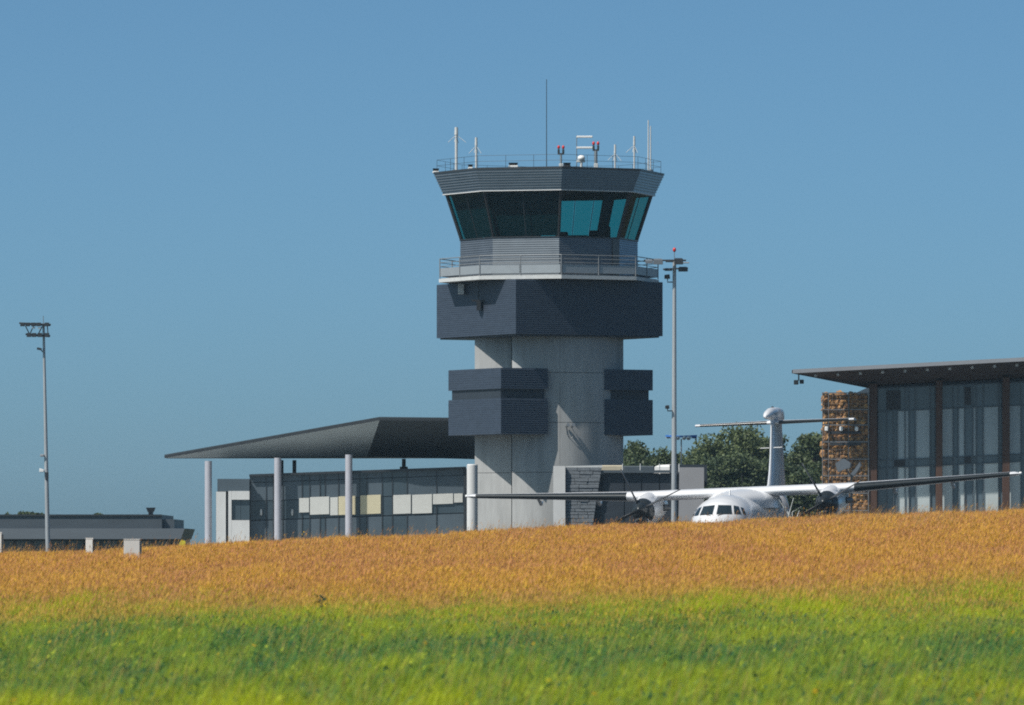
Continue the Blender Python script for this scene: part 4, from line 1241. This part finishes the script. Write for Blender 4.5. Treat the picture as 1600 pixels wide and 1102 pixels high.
# tailplane
for s in (-1, 1):
    def tl(q, f1=1.0, grow=0):
        t_ = q / 3.65; ch = 1.75 - .65 * t_; y0 = 10.0 + .55 * t_; up, lo = foil(ch, .11, 10)
        pts = [p for p in reversed(up) if p[0] / ch <= f1] + [p for p in lo[1:] if p[0] / ch <= f1]
        return [(s * q, y0 + c_ - (grow if c_ < .2 * ch else 0), 6.93 - .018 * ch + z_ + (grow if z_ > .006 else -grow)) for c_, z_ in pts]
    mb = MB(); mb.loft([tl(q) for q in (0, 1.2, 2.4, 3.3, 3.65)]); tp_ = mb.build('tailplane', M['aircraft_white'], plane, smooth=True, autosmooth=50)
    mb = MB(); mb.loft([tl(q, .15, .008) for q in (.28, 1.2, 2.4, 3.42)], cap=False, closed=False); mb.build('deicing_boot', M['boot'], tp_, smooth=True)
    MB().tube([(s * .1, 9.35, 5.75), (s * .5, 9.3, 5.75)], .018, 5).build('fin_antenna', M['white_paint'], plane)
# roof blade antennas
MB().slab([(0, -4.5, 3.46), (0, -4.1, 3.46), (0, -4.2, 3.72), (0, -4.35, 3.72)], (.03, 0, 0)).build('blade_antenna', M['aircraft_white'], plane)
MB().tube([(.1, -1.0, 4.02), (.1, -1.1, 4.45)], .012, 4).build('wire_aerial', M['black'], plane)

# ------------------------------------------------------------------ model aeroplane on a thin pole
d = 372.0
mpb = (X(1064.5, d), d, G)
mp = thing('model_airplane', mpb, 'small blue and white model airplane mounted on a thin grey pole', 'model airplane')
MB().tube([mpb, (mpb[0], d, Z(686, d))], [.06, .035], 8).build('pole', M['mast'], mp)
c_ = W(1065, 683.5, d)
for s, ex in ((-1, 25), (1, 24)):
    w_ = ex * d / F
    MB().loft([[(c_.x, d - .22, c_.z), (c_.x, d + .22, c_.z), (c_.x, d + .2, c_.z + .09), (c_.x, d - .15, c_.z + .09)],
               [(c_.x + s * w_, d - .12, c_.z + .03), (c_.x + s * w_, d + .14, c_.z + .03), (c_.x + s * w_, d + .12, c_.z + .13), (c_.x + s * w_, d - .08, c_.z + .13)]]).build('wing', M['blue_paint'], mp)
for px, r_ in ((1059.3, .11), (1069, .11), (1076, .12)):
    q = W(px, 684.5, d)
    m_ = MB(); m_.tube([(q.x, d - .55, q.z), (q.x, d - .35, q.z), (q.x, d + .3, q.z), (q.x, d + .5, q.z)], [.03, r_, r_, .03], 12); m_.build('nacelle' if px != 1069 else 'fuselage', M['white_paint'], mp, smooth=True)
for px0, px1 in ((1040, 1048), (1080, 1089)):
    MB().slab([W(px0, 685, d), W(px1, 685.5, d), W(px1 - 1, 681 if px0 > 1060 else 679, d), W(px0 + 2, 681.5, d)], (0, .1, 0)).build('wing_tip', M['blue_paint'] if px0 > 1060 else M['white_paint'], mp)

# ------------------------------------------------------------------ trees
def make_tree(px, ytop, d, wpx, label, seed, group='trees behind the airfield', hue=0.5, dens=1.0, base=None, leaf=.22, nm='tree', low=.15, wide=1.35):
    r_ = np.random.default_rng(seed); q = random.Random(seed)
    b = (X(px, d), d, G if base is None else base)
    H = Z(ytop, d) - b[2]; Wd = wpx * wide * d / F / 2
    t = thing(nm, b, label, 'tree', group)
    tr = MB()
    tr.tube([b, (b[0] + .05 * H * q.uniform(-1, 1), d + q.uniform(-.2, .2), b[2] + .35 * H), (b[0] + .06 * H * q.uniform(-1, 1), d, b[2] + .8 * H)], [.028 * H + .05, .02 * H + .03, .006 * H], 9)
    tr.build('trunk', M['bark'], t, smooth=True)
    lm = MB(); blobs = []
    nbl = int(24 + 10 * dens)
    for k in range(nbl):
        a_ = q.uniform(0, 6.28); u_ = q.uniform(low, .95)
        prof = math.sin(math.pi * min(1, (u_ - low * .6) / (1.08 - low * .6)))**.7
        rad = Wd * prof * q.uniform(.2, .85)
        c_ = Vector((b[0] + rad * math.cos(a_), d + rad * math.sin(a_) * .9, b[2] + u_ * H * .93))
        lm.tube([(b[0], d, b[2] + max(.1, u_ - .28) * H * .8), ((b[0] + c_.x) / 2, (d + c_.y) / 2, c_.z - .07 * H), tuple(c_)], [.009 * H + .01, .006 * H + .008, .003 * H], 5)
        br = Wd * q.uniform(.22, .5) * (.6 + .4 * prof)
        blobs.append((c_, br))
    lm.build('limbs', M['bark'], t, smooth=True)
    P = []; Cc = []
    for c_, br in blobs:
        n_ = int(620 * dens * max(.25, (br / 1.0)**2))
        v = r_.normal(0, 1, (n_, 3)); v /= np.linalg.norm(v, axis=1)[:, None]
        rr = br * (0.2 + 1.0 * r_.random(n_)**.8 + .25 * r_.random(n_)**3)
        p = v * rr[:, None] * np.array([1, 1, .78]) + np.array(c_)
        P.append(p)
        tone = np.clip(hue + r_.normal(0, .18, n_) + q.uniform(-.15, .15), 0, 1)
        Cc.append(lerp((0.05, 0.078, 0.045), (0.155, 0.19, 0.075), tone) * (.75 + .5 * r_.random(n_))[:, None])
    P = np.concatenate(P); Cc = np.concatenate(Cc); n_ = len(P)
    u_ = r_.normal(0, 1, (n_, 3)); u_ /= np.linalg.norm(u_, axis=1)[:, None]
    w_ = np.cross(u_, r_.normal(0, 1, (n_, 3))); w_ /= np.linalg.norm(w_, axis=1)[:, None]
    s_ = leaf * (.6 + .8 * r_.random(n_))[:, None]
    verts = np.stack([P - u_ * s_ * .5, P + w_ * s_ * .32, P + u_ * s_ * .5, P - w_ * s_ * .32], 1).reshape(-1, 3)
    np_mesh('crown', verts - np.array(b), np.arange(n_ * 4).reshape(-1, 4), M['leaf'], np.repeat(Cc, 4, 0), parent=t, nv=4)
    return t

TL = [(988, 672, 432, 74, 'tree showing just beneath the right tower block', .45, 1.1),
      (1018, 688, 446, 72, 'low tree in the dip right of the tower shaft', .5, 1.0),
      (1048, 684, 440, 70, 'tree half hidden by the grey floodlight mast', .5, 1.0),
      (1084, 676, 436, 60, 'tree with a pointed top below the left tailplane tip', .55, 1.1),
      (1124, 660, 434, 80, 'broad tree under the left half of the tailplane', .6, 1.2),
      (1166, 652, 438, 82, 'tallest bright green tree touching the tailplane left of the fin', .68, 1.25),
      (1206, 662, 442, 72, 'tree directly behind the aircraft fin', .5, 1.1),
      (1246, 676, 440, 58, 'tree right of the fin with a thin gap of sky above', .45, 1.0),
      (1278, 662, 434, 64, 'tree next to the left edge of the gabion wall', .5, 1.15),
      (1150, 704, 420, 90, 'dark bushy tree above the aircraft wing root', .3, 1.2),
      (1100, 706, 424, 84, 'dark bushy tree behind the grey annex slab', .32, 1.2),
      (1222, 708, 422, 84, 'dark bushy tree low between fin and gabion wall', .3, 1.2),
      (1266, 716, 420, 66, 'dark low tree above the right engine', .3, 1.2),
      (1000, 712, 424, 70, 'dark low tree peering over the annex roof', .35, 1.1)]
for i, (px, yt, dd, wp, lab, hue, dn) in enumerate(TL):
    make_tree(px, yt, dd, wp, lab, 100 + i, hue=hue, dens=dn)
for i, (px, yt, wp, lab) in enumerate(((8, 799, 40, 'treetop at the far left edge above the grey hangar'), (42, 795, 46, 'rounded treetop behind the hangar left of the slim mast'), (152, 797, 26, 'small treetop over the middle of the hangar roof'), (66, 800, 30, 'low treetop just left of the slim mast'))):
    make_tree(px, yt, 520, wp, lab, 300 + i, group='treetops behind the hangar', hue=.35, dens=1.0, leaf=.35, low=.5, wide=1.0)

# dry twiggy shrub by the right engine
d = 240.0
zs = float(terrain(X(1228, d), d))
sb = thing('dry_shrub', (X(1228, d), d, zs), 'leafless pale twigs sticking out of the grass left of the right engine', 'shrub')
for (a_, b_, c2, e_) in ((1237, 812, 1217, 781), (1237, 812, 1226, 790), (1232, 806, 1240, 778), (1244, 812, 1249, 797), (1226, 791, 1219, 784), (1196, 812, 1186, 796), (1238, 800, 1252, 792)):
    MB().tube([W(a_, b_ + 26, d), W(a_, b_, d), W(c2, e_, d + .1)], [.02, .015, .008], 5).build('twig', M['dirty_white'] if a_ > 1230 else M['bark'], sb)
P = rng.normal(0, 1, (900, 3)) * np.array([.45, .3, .16]) + np.array([.25, 0, 1.05])
u_ = rng.normal(0, 1, P.shape); u_ /= np.linalg.norm(u_, axis=1)[:, None]
w_ = np.cross(u_, rng.normal(0, 1, P.shape)); w_ /= np.linalg.norm(w_, axis=1)[:, None]
np_mesh('leaves', np.stack([P - u_ * .05, P + w_ * .02, P + u_ * .05, P - w_ * .02], 1).reshape(-1, 3), np.arange(3600).reshape(-1, 4), M['leaf'],
        np.repeat(lerp((.05, .07, .02), (.14, .15, .03), rng.random(900)), 4, 0), parent=sb, nv=4)

# ------------------------------------------------------------------ hangar far left
HD = 470.0
hg = thing('hangar', (X(130, HD), HD, EYE - .72), 'long low grey hangar with stepped roof end at the far left', 'building')
hG = EYE - .72
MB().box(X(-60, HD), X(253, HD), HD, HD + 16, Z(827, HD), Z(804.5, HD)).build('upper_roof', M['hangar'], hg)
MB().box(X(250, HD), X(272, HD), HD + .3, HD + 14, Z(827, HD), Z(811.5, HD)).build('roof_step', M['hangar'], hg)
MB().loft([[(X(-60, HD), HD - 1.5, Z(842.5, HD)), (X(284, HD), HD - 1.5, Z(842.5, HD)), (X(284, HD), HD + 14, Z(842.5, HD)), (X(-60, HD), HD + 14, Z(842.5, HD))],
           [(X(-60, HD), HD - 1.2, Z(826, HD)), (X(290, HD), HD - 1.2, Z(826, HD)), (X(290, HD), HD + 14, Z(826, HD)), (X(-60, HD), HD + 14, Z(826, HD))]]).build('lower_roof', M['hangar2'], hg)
MB().box(X(-60, HD), X(282, HD), HD, HD + 14, hG, Z(842.4, HD)).build('wall', M['dark_panel'], hg)
for k, px in enumerate(range(-55, 270, 27)):
    MB().box(X(px, HD), X(px + 22, HD), HD - .08, HD - .02, hG, Z(845.5, HD)).build('door_panel', M['pane_dark'], hg)
MB().box(X(-60, HD), X(253, HD), HD - .1, HD - .02, Z(806.5, HD), Z(804, HD)).build('gutter', M['dark_metal'], hg)
vx = X(233, HD)
v_ = MB(); v_.box(vx - .16, vx + .16, HD + 2, HD + 2.4, Z(805, HD), Z(798, HD)); v_.loft([[(vx - .2, HD + 1.9, Z(800, HD)), (vx + .2, HD + 1.9, Z(800, HD)), (vx + .2, HD + 2.5, Z(800, HD)), (vx - .2, HD + 2.5, Z(800, HD))], [(vx - .32, HD + 1.8, Z(793, HD)), (vx + .32, HD + 1.8, Z(793, HD)), (vx + .32, HD + 2.6, Z(793, HD)), (vx - .32, HD + 2.6, Z(793, HD))]])
v_.build('roof_vent', M['dark_metal'], hg)

# ------------------------------------------------------------------ airfield markers in the grass
def marker(px0, px1, y0, y1, d, name, label, mats):
    zb = float(terrain(X((px0 + px1) / 2, d), d)) - .05
    b = (X((px0 + px1) / 2, d), d, zb)
    t = thing(name, b, label, 'marker box', 'white airfield markers in the grass')
    zt = Z(y0, d)
    x0, x1 = X(px0, d), X(px1, d)
    w_ = x1 - x0
    MB().box(x0, x1, d, d + max(.14, w_ * .8), zb, zt - .015).build('body', M[mats[0]], t, bevel=.008)
    MB().box(x0 - .006, x1 + .006, d - .006, d + max(.14, w_ * .8) + .006, zt - .015, zt + .004).build('lid', M[mats[0]], t)
    MB().box(x1 + .001, x1 + .035, d + .02, d + .1, zb, zt - .05).build('side_plate', M[mats[1]], t)
marker(193.5, 218.5, 842.5, 873, 136.0, 'marker_box', 'square cream white box standing in the grass, largest of the left markers', ('render_white', 'alu'))
marker(134, 145, 841, 860, 148.0, 'marker_box', 'narrow white box in the grass between the slim mast and the cream box', ('white_paint', 'black'))
marker(-9, 2.5, 832, 858, 148.0, 'marker_box', 'white box cut by the left edge of the photo', ('white_paint', 'alu'))
d = 150.0
zb = float(terrain(X(285, d), d))
one(MB().loft([[(X(281, d), d, zb), (X(288, d), d, zb), (X(288, d), d + .1, zb), (X(281, d), d + .1, zb)], [(X(280.5, d), d, Z(848, d)), (X(290, d), d, Z(848, d)), (X(290, d), d + .1, Z(848, d)), (X(280.5, d), d + .1, Z(848, d))],
               [(X(283, d), d, Z(844, d)), (X(289, d), d, Z(845, d)), (X(289, d), d + .1, Z(845, d)), (X(283, d), d + .1, Z(844, d))]]), 'runway_marker', M['yellow'],
    (X(285, d), d, zb), 'small yellow marker at the right end of the hangar', 'marker')

# dark weed sprouting in the green
d = 92.0
zw = float(terrain(X(501, d), d))
wd = thing('weed', (X(501, d), d, zw), 'dark leafy weed standing out of the green grass left of centre', 'plant')
st = MB()
st.tube([(0 + X(501, d), d, zw), (X(503, d), d, zw + .3), (X(500, d), d, zw + .42)], [.008, .006, .004], 5); st.build('stem', M['bark'], wd)
rnd.seed(3)
for k in range(16):
    z_ = .2 + .26 * rnd.random(); a_ = rnd.uniform(0, 6.28); l_ = rnd.uniform(.05, .1)
    c_ = Vector((X(501, d) + rnd.uniform(-.03, .03), d + rnd.uniform(-.03, .03), zw + z_)); u2 = Vector((math.cos(a_), math.sin(a_), rnd.uniform(-.2, .7))) * l_; s2 = Vector((-math.sin(a_), math.cos(a_), .3)) * l_ * .35
    m_ = MB(); m_.add([c_, c_ + u2 * .5 + s2, c_ + u2, c_ + u2 * .5 - s2], [(0, 1, 2, 3)]); o_ = m_.build('leaf', bpy.data.materials.get('weed_leaf') or material('weed_leaf', (.02, .055, .025), .5), wd)

# ------------------------------------------------------------------ thin summer haze
hz_b = MB().box(-2600, 2600, -320, 2600, EYE - 3.2, 36.0)
hm = bpy.data.materials.new('summer_haze')
hm.use_nodes = True
hm.node_tree.nodes.clear()
ho = hm.node_tree.nodes.new('ShaderNodeOutputMaterial')
hv = hm.node_tree.nodes.new('ShaderNodeVolumePrincipled')
hv.inputs['Color'].default_value = (0.55, 0.8, 1.0, 1)
hv.inputs['Density'].default_value = 0.0001
hv.inputs['Anisotropy'].default_value = 0.0
hm.node_tree.links.new(hv.outputs[0], ho.inputs['Volume'])
hz_o = hz_b.build('haze', hm); hz_o['kind'] = 'stuff'
